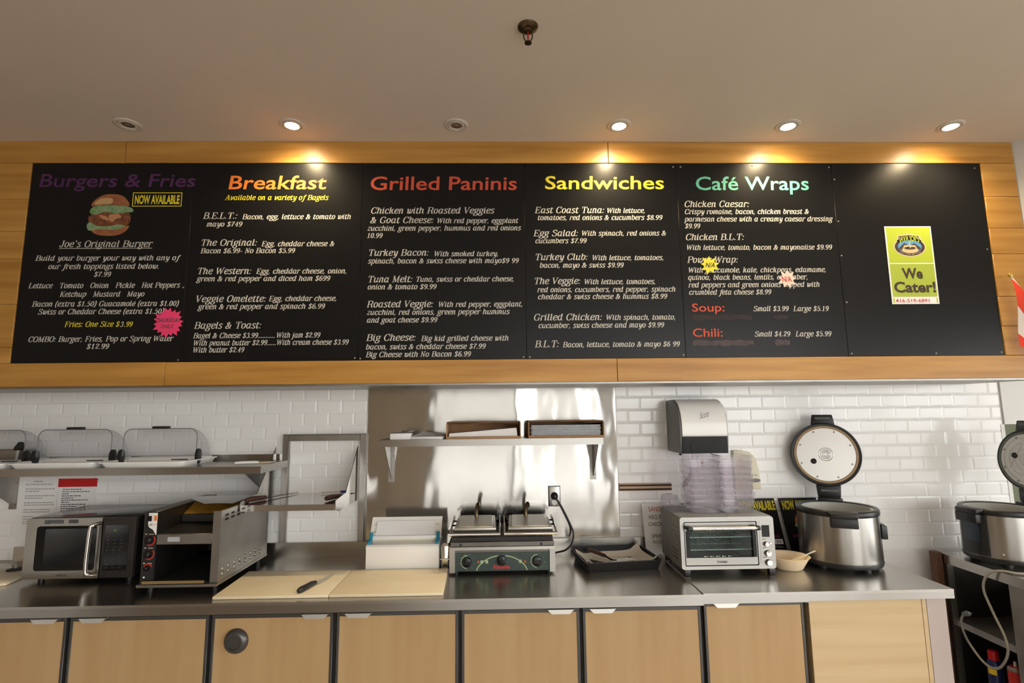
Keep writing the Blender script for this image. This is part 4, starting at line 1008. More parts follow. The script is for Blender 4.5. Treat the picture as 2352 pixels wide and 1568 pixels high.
for fx in (a+.05, b-.05):
    for fy_ in (2.84, 3.12): P('foot', MB().cyl((fx,fy_,ZC), .014, z0-ZC-.0002, seg=12), M['black'], t)

# ------------------------------------------------------------------ conveyor toaster
t = thing('conveyor_toaster', 'dull steel conveyor toaster with red ringed knobs beside microwave', 'toaster', (-1.49, 2.88, ZC))
a, b, y, yb, z0, z1 = -1.667, -1.311, 2.60, 3.12, .950, 1.273
P('left_side', MB().box(a, a+.062, y+.003, yb, z0, z1), M['steel_dark'], t, bev=.002, seg=1)
cp = P('control_plate', MB().box(a+.006, a+.064, y, y+.0029, z0+.008, z1-.002), M['black'], t)
P('badge', MB().prism([(a+.022,y-.001,z1-.006),(a+.062,y-.001,z1-.006),(a+.062,y-.001,z1-.107),(a+.045,y-.001,z1-.082),(a+.026,y-.001,z1-.070),(a+.021,y-.001,z1-.056)], (0,.0008,0)), M['white_plastic'], cp)
P('badge_mark', sans_text(MB(), 'AP', a+.028, a+.040, z1-.063, .008, y-.0014, bold=.03), M['print_dark'], cp, flat=True)
P('badge_word', sans_text(MB(), 'WYOTT', a+.040, a+.058, z1-.062, .006, y-.0014), M['print_red'], cp, flat=True)
P('display', MB().box(a+.018,a+.037,y-.0035,y-.0015,z1-.043,z1-.019), M['black_gloss'], cp)
P('power_switch', MB().box(a+.050,a+.060,y-.005,y-.0015,z1-.041,z1-.018), M['orange'], cp, bev=.001)
for kz, r in ((z1-.128,.017),(z1-.190,.017),(z1-.253,.012)):
    kn = P('knob', MB().lathe([(r,0),(r*.92,-.012),(r*.5,-.020),(0,-.020)], (a+.032,y-.0005,kz), 24, axis='Y'), M['black_gloss'], cp)
    P('red_scale', MB().lathe([(r+.009,-.0002),(r+.009,-.0012),(r+.004,-.0012),(r+.004,-.0002)], (a+.034,y,kz), 24, R(20) if r < .015 else R(-110), R(160) if r < .015 else R(40), axis='Y'), M['red_ring'], kn)
    P('caption', MB().box(a+.012,a+.020,y-.0012,y-.0002,kz+r+.008,kz+r+.012).box(a+.030,a+.052,y-.0012,y-.0002,kz+r+.008,kz+r+.0105), M['pink_print'], kn)
P('indicator', MB().cyl((a+.020,y-.0022,z0+.03), .004, .002, axis='Y', seg=12), M['white_plastic'], cp)
P('right_column', MB().box(b-.036, b, y, y+.003, z0+.002, z1-.002), M['steel_dull'], t, uv=True)
sd = P('right_side', MB().box(b-.003, b, y+.0032, yb, z0, z1-.002), M['steel_dull'], t)
mb = MB()
for k in range(7):
    yy = y+.035+k*.058
    for zz in (z1-.052, z1-.033): mb.prism([(b+.0003,yy,zz),(b+.0003,yy+.035,zz),(b+.0003,yy+.033,zz+.010),(b+.0003,yy+.004,zz+.010)], (.001,0,0))
P('upper_vents', mb, M['black_matt'], sd)
mb = MB()
for k in range(8):
    for q in (0, 1): mb.lathe([(.010,0),(.007,.004),(0,.005)], (b+.0002, y+.04+k*.056, z0+.030+q*.022), 12, axis='X')
P('lower_vents', mb, M['steel_dull'], sd)
P('inner_wall', MB().box(b-.037,b-.034,y+.0032,yb-.01,z0+.002,z1-.01), M['yellow_grease'], t)
P('back', MB().box(a+.0625,b-.0375,yb-.05,yb-.047,z0+.002,z1-.03), M['black_matt'], t)
P('upper_plate', MB().prism([(a+.064,y+.205,z1-.048),(b-.038,y+.205,z1-.048),(b-.038,y+.32,z1+.006),(a+.064,y+.32,z1+.006)], (0,.002,0)), M['yellow_grease'], t)
P('heater_housing', MB().box(a+.064,b-.038,y+.19,y+.40,z1-.085,z1-.0485), M['iron'], t, bev=.004)
P('slide_ramp', MB().prism([(a+.064,y+.02,z1-.106),(b-.038,y+.02,z1-.106),(b-.038,yb-.06,z1-.075),(a+.064,yb-.06,z1-.075)], (0,0,.002)), M['steel_dark'], t)
bd = P('cross_band', MB().box(a+.064,b-.0375,y+.002,y+.03,z1-.150,z1-.104), M['steel_dull'], t, bev=.0015, seg=1)
P('rating_plate', MB().box(a+.115,a+.170,y+.0008,y+.0018,z1-.137,z1-.116), M['paper_grey'], bd)
P('inner_shelf', MB().box(a+.115,b-.0375,y+.26,y+.30,z0+.060,z0+.072), M['steel'], t)
P('crumb_tray', MB().prism([(a+.064,y-.012,z0+.006),(b-.045,y-.012,z0+.006),(b-.0375,yb-.06,z0+.012),(a+.064,yb-.06,z0+.012)], (0,0,.002)), M['iron'], t)
P('tray_lip', MB().box(a+.020,b-.055,y-.013,y-.0105,z0+.0035,z0+.016), M['brass'], t)
P('base_plate', MB().box(a-.004,b+.002,y-.014,yb,z0-.012,z0-.0003), M['steel_dull'], t)
for fx in (a+.03, b-.03):
    for fy_ in (y+.04, yb-.04): P('foot', MB().cyl((fx,fy_,ZC), .012, z0-.0124-ZC, seg=12), M['black'], t)
def sheet_pt(u, v):
    f = Vector((-1.466,2.738)).lerp(Vector((-1.33,2.738)), u); g = Vector((-1.66,2.93)).lerp(Vector((-1.34,3.02)), u); p = f.lerp(g, v)
    return (p.x, p.y, z1+.009+.003*sin(u*pi)+.006*(1-u)*v)
mb = MB().grid(sheet_pt, 10, 6)
tag(P('metal_sheet', mb, M['foil'], None), 'bent thin metal sheet lying on top of the conveyor toaster', 'sheet')

# ------------------------------------------------------------------ cutting boards and knife
def board(label, pts):
    c = Vector((sum(p[0] for p in pts)/4, sum(p[1] for p in pts)/4, ZC))
    mb = MB(); n = 4
    mb.prism([(p[0],p[1],ZC+.0005) for p in pts], (0,0,.013))
    o = P('cutting_board', mb, M['pe_board'], None, bev=.003); o['group'] = 'cream cutting boards'; return tag(o, label, 'cutting board')
board('cream cutting board with a black handled knife on it', [(-1.282,2.505),(-.772,2.505),(-.772,2.885),(-1.30,2.888)])
board('stained cream cutting board beside the panini grill', [(-.769,2.505),(-.262,2.505),(-.276,2.880),(-.769,2.885)])
board('white cutting board at far left end of worktop', [(-2.72,2.64),(-2.405,2.76),(-2.47,3.02),(-2.74,3.02)])
t = thing('chef_knife', 'black handled kitchen knife lying on the left cutting board', 'knife', (-.885, 2.62, ZC+.0135), rz=R(76))
P('handle', MB().tube([(-.098,.004,.011),(-.085,.001,.013),(-.04,-.001,.014),(.0,.002,.013),(.03,0,.011)], [.010,.0135,.0125,.0125,.009], 12, 0), M['black'], t)
P('blade', MB().prism([(.03,-.013,.006),(.10,-.014,.005),(.17,-.004,.004),(.20,.008,.004),(.03,.010,.006)], (0,0,.002)), M['satin'], t)

# ------------------------------------------------------------------ wrap dispenser
t = thing('wrap_dispenser', 'white plastic film dispenser with blue clips behind cutting board', 'dispenser', (-.512, 3.0, ZC))
a, b, y = -.706, -.326, 2.895
P('body', MB().prism([(a,y,ZC),(a,y,1.022),(a,y+.004,1.036),(a,y+.06,1.040),(a,y+.20,1.036),(a,y+.20,ZC)], (b-a,0,0)), M['white_plastic'], t, bev=.003)
P('front_lip', MB().box(a,b,y-.004,y+.001,1.018,1.030), M['white_plastic'], t, bev=.002)
P('film_slot', MB().box(a+.02,b-.02,y+.062,y+.07,1.0385,1.044), M['cream_plastic'], t)
P('cutter_bar', MB().box(a+.018,b-.018,y+.0705,y+.086,1.0395,1.066), M['white_plastic'], t, bev=.002)
P('raised_lid', MB().prism([(a-.002,y+.088,1.045),(a-.002,y+.082,1.050),(a-.002,y+.150,1.150),(a-.002,y+.156,1.147)], (b-a+.004,0,0)), M['white_plastic'], t, bev=.001, seg=1)
for q in (.30,.62): P('lid_ridge', MB().tube([(a+.012,y+.082+.072*q-.006,1.052+.098*q),(b-.012,y+.082+.072*q-.006,1.052+.098*q)], .0025, 6), M['cream_plastic'], t)
P('lid_panel', MB().prism([(a+.03,y+.088,1.066),(a+.03,y+.084,1.066),(a+.03,y+.128,1.132),(a+.03,y+.132,1.132)], (b-a-.06,0,0)), M['paper'], t)
for x in (a+.004, b-.020): P('clip', MB().prism([(x,y+.006,1.034),(x,y+.014,1.050),(x,y+.05,1.060),(x,y+.068,1.086),(x,y+.080,1.084),(x,y+.070,1.050),(x,y+.03,1.040)], (.016,0,0)), M['blue_clip'], t, bev=.0015, seg=1)
t = thing('steel_insert', 'narrow shiny steel container between film dispenser and panini grill', 'container', (-.296, 3.03, ZC))
P('shell', MB().loft([rrect_h(-.316,-.276,2.92,3.14,.010,ZC), rrect_h(-.320,-.268,2.91,3.15,.012,1.02), rrect_h(-.312,-.276,2.92,3.14,.008,1.035)]), M['chrome'], t)
P('rib', MB().box(-.3215,-.267,2.909,2.9105,.955,.959), M['foil'], t)

# ------------------------------------------------------------------ panini grill
t = thing('panini_grill', 'double panini grill with dark green control panel and three knobs', 'grill', (.005, 2.97, ZC))
a, b, y, yb = -.262, .273, 2.80, 3.12
z0, z1 = .925, 1.040
P('housing', MB().box(a+.002, b-.002, y+.02, yb, z0+.002, z1-.001), M['steel'], t, uv=True, bev=.002, seg=1)
P('left_cheek', MB().box(a, a+.028, y, y+.0198, z0-.008, z1-.014), M['steel'], t, uv=True); P('right_cheek', MB().box(b-.028, b, y, y+.0198, z0-.008, z1-.014), M['steel'], t, uv=True)
P('brow', MB().prism([(a,y,z1-.0138),(a,y+.004,z1),(a,y+.0198,z1),(a,y+.0198,z1-.0138)], (b-a,0,0)), M['steel'], t, uv=True)
P('shade_strip', MB().box(a+.0285,b-.0285,y+.010,y+.0198,z1-.028,z1-.0142), M['steel_dark'], t)
cp = P('control_panel', MB().box(a+.0285,b-.0285,y+.006,y+.0198,z0-.002,z1-.0285), M['panel_green'], t)
yk = y+.0058; zk = .968
for x, s in ((-.173,1),(.001,1),(.181,1)):
    k = P('knob', MB().lathe([(.024,0),(.024,-.010),(.022,-.018),(.014,-.020),(0,-.020)], (x,yk,zk+(.006 if abs(x) < .1 else 0)), 28, axis='Y').box(x-.0045 if abs(x) < .1 else x-.018, x+.0045 if abs(x) < .1 else x+.018, yk-.027, yk-.018, zk-.012 if abs(x) < .1 else zk-.004, zk+.022 if abs(x) < .1 else zk+.004), M['black_gloss'], cp)
    if abs(x) > .1:
        P('dial_scale', MB().lathe([(.033,-.0002),(.033,-.0008),(.029,-.0008),(.029,-.0002)], (x,yk,zk), 24, R(85), R(265), axis='Y'), M['line_green'], k)
        mb = MB()
        for q in range(8):
            w = R(-90+40*q); mb.quad(*[(x+rr*cos(w)+dx*sin(w), yk-.0006, zk+rr*sin(w)-dx*cos(w)) for rr, dx in ((.036,-.0008),(.036,.0008),(.041,.0008),(.041,-.0008))])
        P('dial_tick', mb, M['line_green'], k, flat=True)
for s in (-1, 1):
    arc = [Vector((.002+s*.128*(1-(k/10)**1.5)-0*k, .925+.072*sin(pi/2*k/10))) for k in range(10)]
    mb = MB(); stroke(mb, arc, .005, .005, lambda p: (p.x, yk-.0005, p.y)); P('arc_line', mb, M['line_green'], cp, flat=True)
for x, z in ((-.117,.968),(.119,.966)): P('pilot_lamp', MB().lathe([(.007,0),(.006,-.004),(0,-.005)], (x,yk,z), 16, axis='Y'), M['amber'], cp)
for x in (-.099,-.074,.096): P('symbol', MB().box(x-.0065,x+.0065,yk-.0008,yk-.0001,.960,.975), M['line_green'], cp)
P('brand', sans_text(MB(), 'Rinnova', -.040, .043, .934, .019, yk-.0008, bold=.03), M['print_red'], cp, flat=True)
P('drip_ledge', MB().box(a+.004,b-.004,y+.010,yb,z1+.0002,z1+.024), M['steel_dark'], t, bev=.002, seg=1)
for x in (-.205,.205): P('bolt', MB().lathe([(.007,0),(.006,-.006),(0,-.007)], (x,y+.010,z1+.010), 12, axis='Y'), M['black'], t)
mb = MB().box(a+.010,b-.010,y+.012,yb-.01,z1+.0245,z1+.048)
P('lower_plate', mb, M['iron'], t, bev=.002, seg=1)
mb = MB()
for k in range(44): x = a+.016+k*.0116; mb.box(x,x+.006,y+.020,yb-.02,z1+.0482,z1+.056)
P('ribs', mb, M['iron'], t)
for (p, q) in ((-.262,-.004),(.014,.284)):
    zl = 1.100; fyl = y-.015
    ld = P('upper_plate', MB().prism([(p+.02,fyl+.02,zl),(q-.02,fyl+.02,zl),(q-.02,yb-.03,zl+.012),(p+.02,yb-.03,zl+.012)], (0,0,.018)), M['iron'], t, bev=.002, seg=1)
    P('lid_cover', MB().prism([(p+.022,fyl+.03,zl+.0185),(q-.022,fyl+.03,zl+.0185),(q-.030,yb-.04,zl+.032),(p+.030,yb-.04,zl+.032)], (0,0,.012)), M['satin'], ld, bev=.003)
    P('lid_plate', MB().prism([(p+.040,fyl+.045,zl+.0312),(q-.040,fyl+.045,zl+.0312),(q-.045,yb-.055,zl+.0455),(p+.045,yb-.055,zl+.0455)], (0,0,.004)), M['satin'], ld, bev=.002, seg=1)
    P('front_bar', MB().tube([(p,fyl-.004,zl+.008),(q,fyl-.004,zl+.008)], .009, 12), M['chrome'], ld)
    for x in (p+.003, q-.003): P('side_bar', MB().prism([(x-.004,fyl,zl+.002),(x-.004,fyl,zl+.018),(x-.004,yb-.05,zl+.048),(x-.004,yb-.05,zl+.034)], (.008,0,0)), M['chrome'], ld, bev=.002, seg=1)
    for s in (.3, .62):
        yy = fyl+.02+s*(yb-fyl-.09)
        P('tie', MB().box(p+.006,p+.024,yy,yy+.007,zl+.022+.02*s,zl+.029+.02*s).box(q-.024,q-.006,yy,yy+.007,zl+.022+.02*s,zl+.029+.02*s), M['steel'], ld)
    c = (p+q)/2 + (-.002 if p < 0 else -.012)
    P('spring_arm', MB().tube([(c,yb-.09,zl+.034),(c,yb-.088,zl+.075),(c+.006,yb-.094,zl+.108),(c+.010,yb-.118,zl+.118),(c+.010,yb-.142,zl+.110)], [.011]*30, 12, 6), M['bronze'], ld)
P('rear_hose', MB().tube([(.005,yb-.03,1.10),(.03,yb-.02,1.148),(.07,yb-.015,1.152),(.095,yb-.01,1.13)], .005, 8, 5), M['black'], t)
for fx in (a+.03, b-.03):
    for fy_ in (y+.04, yb-.04): P('foot', MB().cyl((fx,fy_,ZC), .013, z0+.001-ZC, seg=12), M['black'], t)

# ------------------------------------------------------------------ black baking tray with parchment and spatula
t = thing('baking_tray', 'black baking tray lined with parchment paper', 'tray', (.612, 2.968, ZC), rz=R(6.5))
w, d = .2, .15
def rr4(k, z, r=.012): return rrect_h(-w*k[0], w*k[0], -d*k[1], d*k[1], r, z)
P('pan', MB().loft([rr4((.94,.92),0), rr4((1,1),.044), rr4((1.02,1.025),.045), rr4((1.02,1.025),.049), rr4((.985,.98),.048), rr4((.92,.9),.004)]), M['black_tray'], t)
P('parchment', MB().grid(lambda u, v: (-.185+.37*u, -.135+.275*v, .006+.034*max(0,abs(u-.5)*2-.72)/.28+.03*max(0,abs(v-.5)*2-.8)/.2*(.4+.6*u)+.003*sin(u*8+v*5)), 16, 12), M['parchment'], t)
t = thing('spatula', 'metal spatula with brown handle lying in the black tray', 'spatula', (.60, 2.96, ZC+.012), rz=R(-18))
P('handle', MB().tube([(-.145,.05,.040),(-.10,.035,.034),(-.045,.015,.022)], [.009,.011,.009], 10), M['brown_handle'], t)
P('neck', MB().tube([(-.045,.015,.022),(-.01,-.005,.010),(.02,-.008,.008)], .004, 8, 4), M['steel'], t)
P('blade', MB().prism([(.0,-.045,.006),(.12,.012,.010),(.10,.058,.010),(-.005,.018,.006)], (0,0,.0018)), M['satin'], t)

# ------------------------------------------------------------------ hand-written sign, toaster oven
t = thing('paper_sign', 'white hand lettered specials sheet leaning left of toaster oven', 'sign', (.90, 3.13, ZC))
def tilt(p): return (p[0], 3.118 + (p[2]-ZC)*.18, p[2])
P('paper', MB().add([tilt((x,0,z)) for x, z in ((.822,ZC),(1.02,ZC),(1.02,1.176),(.818,1.178))], [(0,1,2,3)]), M['paper'], t, flat=True)
def hand(s, x0, x1, z, cap, m):
    mb = sans_text(MB(), s, x0, x1, z, cap, 0, bold=.0, place=lambda p: (p[0], 3.1165+(p[2]-ZC)*.18, p[2])); P('lettering', mb, M[m], t, flat=True)
hand('SANDWICH', .856, 1.00, 1.137, .026, 'print_red'); hand('VEG PANINI', .850, 1.005, 1.095, .023, 'print_dark'); hand('CHICKEN', .848, .965, 1.058, .022, 'print_dark')
hand('SPRING', .860, .945, .994, .022, 'panel_green'); hand('POTATO', .866, .95, .965, .018, 'panel_green')

t = thing('toaster_oven', 'steel toaster oven with glass door and stacked clear trays on top', 'toaster oven', (1.117, 2.87, ZR))
a, b, y, yb, z0, z1 = .884, 1.352, 2.70, 3.03, .942, 1.190
xs = 1.272
P('shell', MB().box(a+.004, b-.004, y+.016, yb, z1-.004, z1).box(a+.004, a+.008, y+.016, yb, z0, z1-.0041).box(b-.008, b-.004, y+.016, yb, z0, z1-.0041).box(a+.0081, b-.0081, yb-.004, yb, z0, z1-.0041).box(a+.0081, b-.0081, y+.016, yb-.0041, z0, z0+.004).box(xs, xs+.004, y+.016, yb-.0041, z0+.0041, z1-.0041), M['grey_box'], t)
mb = MB()
for r in range(5):
    for c in range(4):
        if r < 3: mb.prism([(a+.0038,y+.06+c*.022,z0+.03+r*.02),(a+.0038,y+.072+c*.022,z0+.036+r*.02),(a+.0038,y+.072+c*.022,z0+.040+r*.02),(a+.0038,y+.06+c*.022,z0+.034+r*.02)], (-.001,0,0))
        if r > 1: mb.cyl((a+.0028,y+.06+c*.03,z0+.10+r*.022), .003, .001, axis='X', seg=8)
P('side_vents', mb, M['black_matt'], t)
P('front_frame', ring_frame(MB(), rrect(a,b,z0,z1,.014,5,y), rrect(a+.018,xs-.004,z0+.016,z1-.022,.006,5,y), (0,.0158,0)), M['steel_oven'], t, uv=True)
P('gap_shade', ring_frame(MB(), rrect(a+.0185,xs-.0045,z0+.0165,z1-.0225,.006,3,y+.008), rrect(a+.036,xs-.020,z0+.05,z1-.056,.002,3,y+.008), (0,.002,0)), M['black_matt'], t)  # black ring, puts the shade of the door gap into colour
dr = P('door', ring_frame(MB(), rrect(a+.0225,xs-.0085,z0+.0205,z1-.0265,.005,3,y+.001), rrect(a+.045,xs-.026,z0+.055,z1-.062,.002,3,y+.001), (0,.0065,0)), M['steel_oven'], t, uv=True)
P('glass', MB().box(a+.036,xs-.016,y+.0105,y+.013,z0+.050,z1-.056), M['oven_glass'], dr)
P('glass_border', MB().box(a+.026,a+.046,y-.0004,y+.0008,z0+.056,z1-.064).box(xs-.028,xs-.011,y-.0004,y+.0008,z0+.056,z1-.064), M['black_matt'], dr)
P('handle', MB().tube([(a+.050,y-.036,z1-.047),(xs-.022,y-.036,z1-.047)], .0085, 14), M['foil'], dr)
for x in (a+.034, xs-.020): P('handle_mount', MB().box(x-.010,x+.016,y-.044,y+.0015,z1-.058,z1-.038), M['black'], dr, bev=.004)
P('brand', sans_text(MB(), 'TOSHIBA', 1.058, 1.112, z0+.030, .010, y+.0003, bold=.03), M['print_dark'], dr, flat=True)
mb = MB()
for k in range(5): mb.box(1.00+.03*k,1.008+.03*k,y+.0095,y+.0102,z0+.0575,z0+.0605).box(1.011+.03*k,1.020+.03*k,y+.0095,y+.0102,z0+.0583,z0+.0597)
P('scale_print', mb, M['white_plastic'], dr)
ri = MB()
for zz, n in ((z0+.145,18),(z0+.085,18)):
    for k in range(n+1): x = a+.03+k*(xs-a-.05)/n; ri.tube([(x,y+.04,zz),(x,yb-.04,zz)], .0018, 5)
    for yy in (y+.04, y+.16, yb-.04): ri.tube([(a+.02,yy,zz-.002),(xs-.012,yy,zz-.002)], .002, 5)
P('wire_rack', ri, M['lid_grey'], t)
P('heating_rod', MB().tube([(a+.02,y+.07,z0+.035),(xs-.01,y+.07,z0+.035)], .004, 8).tube([(a+.02,y+.22,z0+.035),(xs-.01,y+.22,z0+.035)], .004, 8), M['steel_dull'], t)
cp = P('control_column', MB().prism(rrect(xs+.006,b-.012,z0+.020,z1-.022,.006,3,y-.0012), (0,.001,0)), M['steel_oven'], t, uv=True)
P('display', MB().box(xs+.018,b-.024,y-.0022,y-.0013,z1-.098,z1-.042), M['black_gloss'], cp)
for z, r, x in ((z1-.130,.0125,xs+.034),(z1-.174,.0165,xs+.040),(z1-.218,.0165,xs+.041)): P('knob', MB().lathe([(r,0),(r*.95,-.012),(r*.8,-.016),(0,-.0165)], (x,y-.0013,z), 28, axis='Y'), M['chrome'], cp)
P('button', MB().lathe([(.006,0),(.005,-.004),(0,-.004)], (xs+.057,y-.0013,z1-.128), 16, axis='Y'), M['chrome'], cp)
mb = MB()
for z in (z1-.111, z1-.152, z1-.196): mb.box(xs+.018,xs+.034,y-.0020,y-.0013,z,z+.003)
P('caption', mb, M['print_dark'], cp)
for fx in (a+.014, b-.034):
    for fy_ in (y+.004, yb-.03): P('foot', MB().box(fx,fx+.030,fy_,fy_+.026,ZR,z0-.0003), M['black'], t, bev=.003)

# clear hinged trays, opened out and nested, stacked on the oven
def half(x0, x1, y0, y1, h, z):
    o = [rrect_h(x0-.006,x1+.006,y0-.006,y1+.006,.014,z+h,3), rrect_h(x0,x1,y0,y1,.012,z+h-.002,3), rrect_h(x0+.010,x1-.010,y0+.010,y1-.010,.016,z,3)]
    mb = MB().loft(o, cap=False); n = len(o[0]); mb.f.append(tuple(range(2*n, 3*n)))
    ribs = MB()
    return mb
def clamshell(label, loc):
    t = thing('clear_tray', label, 'food tray', loc, rz=R(-2), group='clear hinged food trays stacked on the oven')
    for nm, q0, q1 in (('left_half',-.163,-.005),('right_half',.005,.163)):
        P(nm, half(q0, q1, -.085, .085, .072, 0), M['clear'], t, ang=30)
    P('hinge', MB().box(-.005,.005,-.07,.07,.069,.071), M['clear'], t)
    mb = MB()
    for k in range(15):
        for q in (-.150, .018): x = q + k*.0094; mb.quad((x,-.0885,.062),(x+.003,-.0885,.062),(x+.003,-.0795,.010),(x,-.0795,.010))
    P('ribbing', mb, M['clear'], t, flat=True)
    return t
CLN = ['lowest of the nested clear food trays on the toaster oven','second clear food tray up in the stack on the toaster oven','third clear food tray up in the stack on the toaster oven','fourth clear food tray up in the stack on the toaster oven',
       'fifth clear food tray up in the stack on the toaster oven','sixth clear food tray up in the stack on the toaster oven','seventh clear food tray up in the stack on the toaster oven','topmost of the nested clear food trays on the toaster oven']
c0 = clamshell(CLN[0], (1.148, 2.87, z1+.001))
for k in range(1, 8): dup(c0, (1.148+.003*sin(k*2.1), 2.87+.002*cos(k*3), z1+.001+.031*k), CLN[k], R(-2+1.2*sin(k*1.7)))
t = thing('clear_cup', 'clear plastic cup upside down on left back of toaster oven', 'cup', (.922, 2.965, z1), rz=0)
P('cup', MB().lathe([(.046,.0),(.048,.004),(.049,.020),(.055,.024),(.055,.030),(.050,.032),(.044,.066),(.040,.070),(0,.071)], (0,0,.0003), 32), M['clear'], t)
P('label_tab', MB().box(.052,.070,-.02,-.0185,.020,.026), M['print_dark'], t)

# ------------------------------------------------------------------ towel dispenser and wall fittings
t = thing('towel_dispenser', 'white and black paper towel dispenser on the tiled wall', 'dispenser', (1.13, 3.08, 1.475))
a, b = 1.003, 1.262
side = [(3.199,1.478),(3.199,1.772),(3.10,1.778),(3.055,1.768),(3.01,1.74),(2.978,1.69),(2.968,1.63),(2.966,1.56),(2.975,1.478)]
P('body', MB().prism([(a-.006,p[0],p[1]) for p in side], (b-a+.012,0,0)), M['grey_box'], t, bev=.004)
cv = [(3.10,1.7795),(3.055,1.771),(3.008,1.743),(2.975,1.692),(2.964,1.63),(2.962,1.575)]
cvs = catmull([Vector(p) for p in cv], 4)
mb = MB(); n = len(cvs)
mb.loft([[(a+.006,p.x-.001,p.y+.001) for p in cvs] + [(a+.006,p.x+.006,p.y-.004) for p in reversed(cvs)], [(b,p.x-.001,p.y+.001) for p in cvs] + [(b,p.x+.006,p.y-.004) for p in reversed(cvs)]])
fc = P('front_cover', mb, M['white_plastic'], t, bev=.0015, seg=1, ang=30)
def onc(p):
    z = p[2]
    for i in range(n-1):
        if cvs[i+1].y <= z <= cvs[i].y:
            f = (z-cvs[i+1].y)/max(1e-6, cvs[i].y-cvs[i+1].y); return (p[0], cvs[i+1].x+(cvs[i].x-cvs[i+1].x)*f-.0022, z)
    return (p[0], 2.96, z)
def slope(p): return onc((p[0], p[1], p[2]+(p[0]-1.114)*.25))
P('brand', sans_text(MB(), 'Scott', 1.112, 1.166, 1.668, .034, 0, bold=.01, shear=.3, place=slope), M['print_grey'], fc, flat=True)
P('lower_mouth', MB().box(a+.004,b-.002,2.962,2.968,1.480,1.570), M['black_matt'], t, bev=.002, seg=1)
P('paper_slot', MB().box(a+.05,b-.02,2.9600,2.9619,1.488,1.530), M['black_matt'], t)
P('foot_knob', MB().lathe([(.008,0),(.008,-.008),(0,-.011)], (1.0,2.985,1.4778), 14), M['black'], t)
t = thing('knife_strip', 'magnetic knife strip on the tiles right of steel panel', 'knife strip', (.85, WALL-.01, 1.249))
P('wood_bar', MB().box(.696,1.006,WALL-.016,WALL-.0002,1.250,1.292), M['magnet_wood'], t, bev=.001, seg=1)
for z in (1.254, 1.277): P('magnet_band', MB().box(.697,1.004,WALL-.0178,WALL-.0162,z,z+.009), M['black_matt'], t)
t = thing('soap_plate', 'cream plastic fitting on tiles behind the clear trays', 'wall fitting', (1.46, WALL-.02, 1.248))
pts = [(1.38,1.25),(1.536,1.25),(1.530,1.36),(1.515,1.43),(1.48,1.466),(1.42,1.478),(1.38,1.478)]
P('plate', MB().prism([(p[0],WALL-.024,p[1]) for p in pts], (0,.0235,0)), M['cream_plastic'], t, bev=.006)
P('oval_slot', MB().lathe([(.026,0),(.026,-.002),(0,-.002)], (0,0,0), 24, axis='Y').move(Matrix.Translation((1.502,WALL-.0243,1.302)) @ Matrix.Diagonal((1.15,1,.42,1))), M['edge_grey'], t)
P('blue_mark', MB().box(1.500,1.512,WALL-.0256,WALL-.0243,1.330,1.335), M['blue_pen'], t)
t = thing('small_notice', 'small white notice with red marks on tiles behind the clear trays', 'notice', (1.24, WALL-.003, 1.30))
P('paper', MB().box(1.172,1.32,WALL-.003,WALL-.001,1.27,1.455), M['paper'], t)
P('red_mark', MB().prism([(1.190,WALL-.0036,1.405),(1.200,WALL-.0036,1.410),(1.206,WALL-.0036,1.402),(1.196,WALL-.0036,1.396)], (0,.0004,0)).box(1.203,1.216,WALL-.0036,WALL-.0032,1.375,1.378), M['print_red'], t)
P('print', MB().box(1.192,1.204,WALL-.0036,WALL-.0032,1.384,1.388), M['print_dark'], t)

# leaning cards
def card(label, x0, x1, price):
    t = thing('promo_card', label, 'card', ((x0+x1)/2, 3.14, ZR), group='black promo cards leaning on the tiles')
    def T(p): return (p[0]-(p[2]-ZR)*.055, 3.108 + (p[2]-ZR)*.30 + p[1], p[2])
    P('panel', MB().add([T((x,d,z)) for d in (0,.004) for x, z in ((x0,ZR),(x1,ZR),(x1,1.196),(x0,1.196))], [(0,1,2,3),(7,6,5,4),(0,4,5,1),(1,5,6,2),(2,6,7,3),(3,7,4,0)]), M['board_black'], t)
    P('heading', sans_text(MB(), 'NOW AVAILABLE', x0+.014, x1-.006, 1.135, .048, -.0006, bold=.04, place=T), M['letter_yellow'], t, flat=True)
    c = (x0+x1)/2
    P('picture', MB().add([T((c+.05*cos(k*pi/12), -.0006, 1.062+(.055 if k <= 12 else .045)*sin(k*pi/12))) for k in range(24)], [tuple(range(24))]), M['bun'], t, flat=True)
    P('picture_filling', MB().add([T((c+.056*cos(k*pi/12), -.0009, 1.050+.018*sin(k*pi/12))) for k in range(24)], [tuple(range(24))]), M['lettuce'], t, flat=True)
    P('red_line', sans_text(MB(), 'BREAKFAST WRAP', x0+.03, x1-.02, .986, .016, -.0006, bold=.02, place=T), M['magenta_print'], t, flat=True)
    P('small_print', sans_text(MB(), 'and Spring Water', x0+.05, x1-.015, .935, .012, -.0006, place=T), M['print_grey'], t, flat=True)
    if price:
        q = P('price_tag', MB().add([T((x,-.0008,z)) for x, z in ((x1-.10,.953),(x1-.012,.953),(x1-.012,.979),(x1-.10,.979))], [(0,1,2,3)]), M['paper'], t, flat=True)
        P('price', sans_text(MB(), '$2.99', x1-.09, x1-.022, .957, .017, -.0014, place=T), M['print_dark'], q, flat=True)
card('black now available card leaning between toaster oven and rice cooker', 1.40, 1.628, True)
card('black now available card mostly hidden behind the open rice cooker', 1.653, 1.88, False)
tag(P('paper_bowl', MB().lathe([(0,.003),(.062,.003),(.070,.010),(.098,.058),(.106,.066),(.103,.067),(.095,.060),(.066,.012),(0,.008)][::-1], (1.470,2.815,ZR-.0028), 48), M['bowl'], None, ang=60), 'tan fibre bowl on worktop beside the toaster oven', 'bowl')
t = thing('plastic_spoon', 'white plastic spoon resting in the tan bowl', 'spoon', (1.50, 2.81, ZR+.02), rz=R(-8))
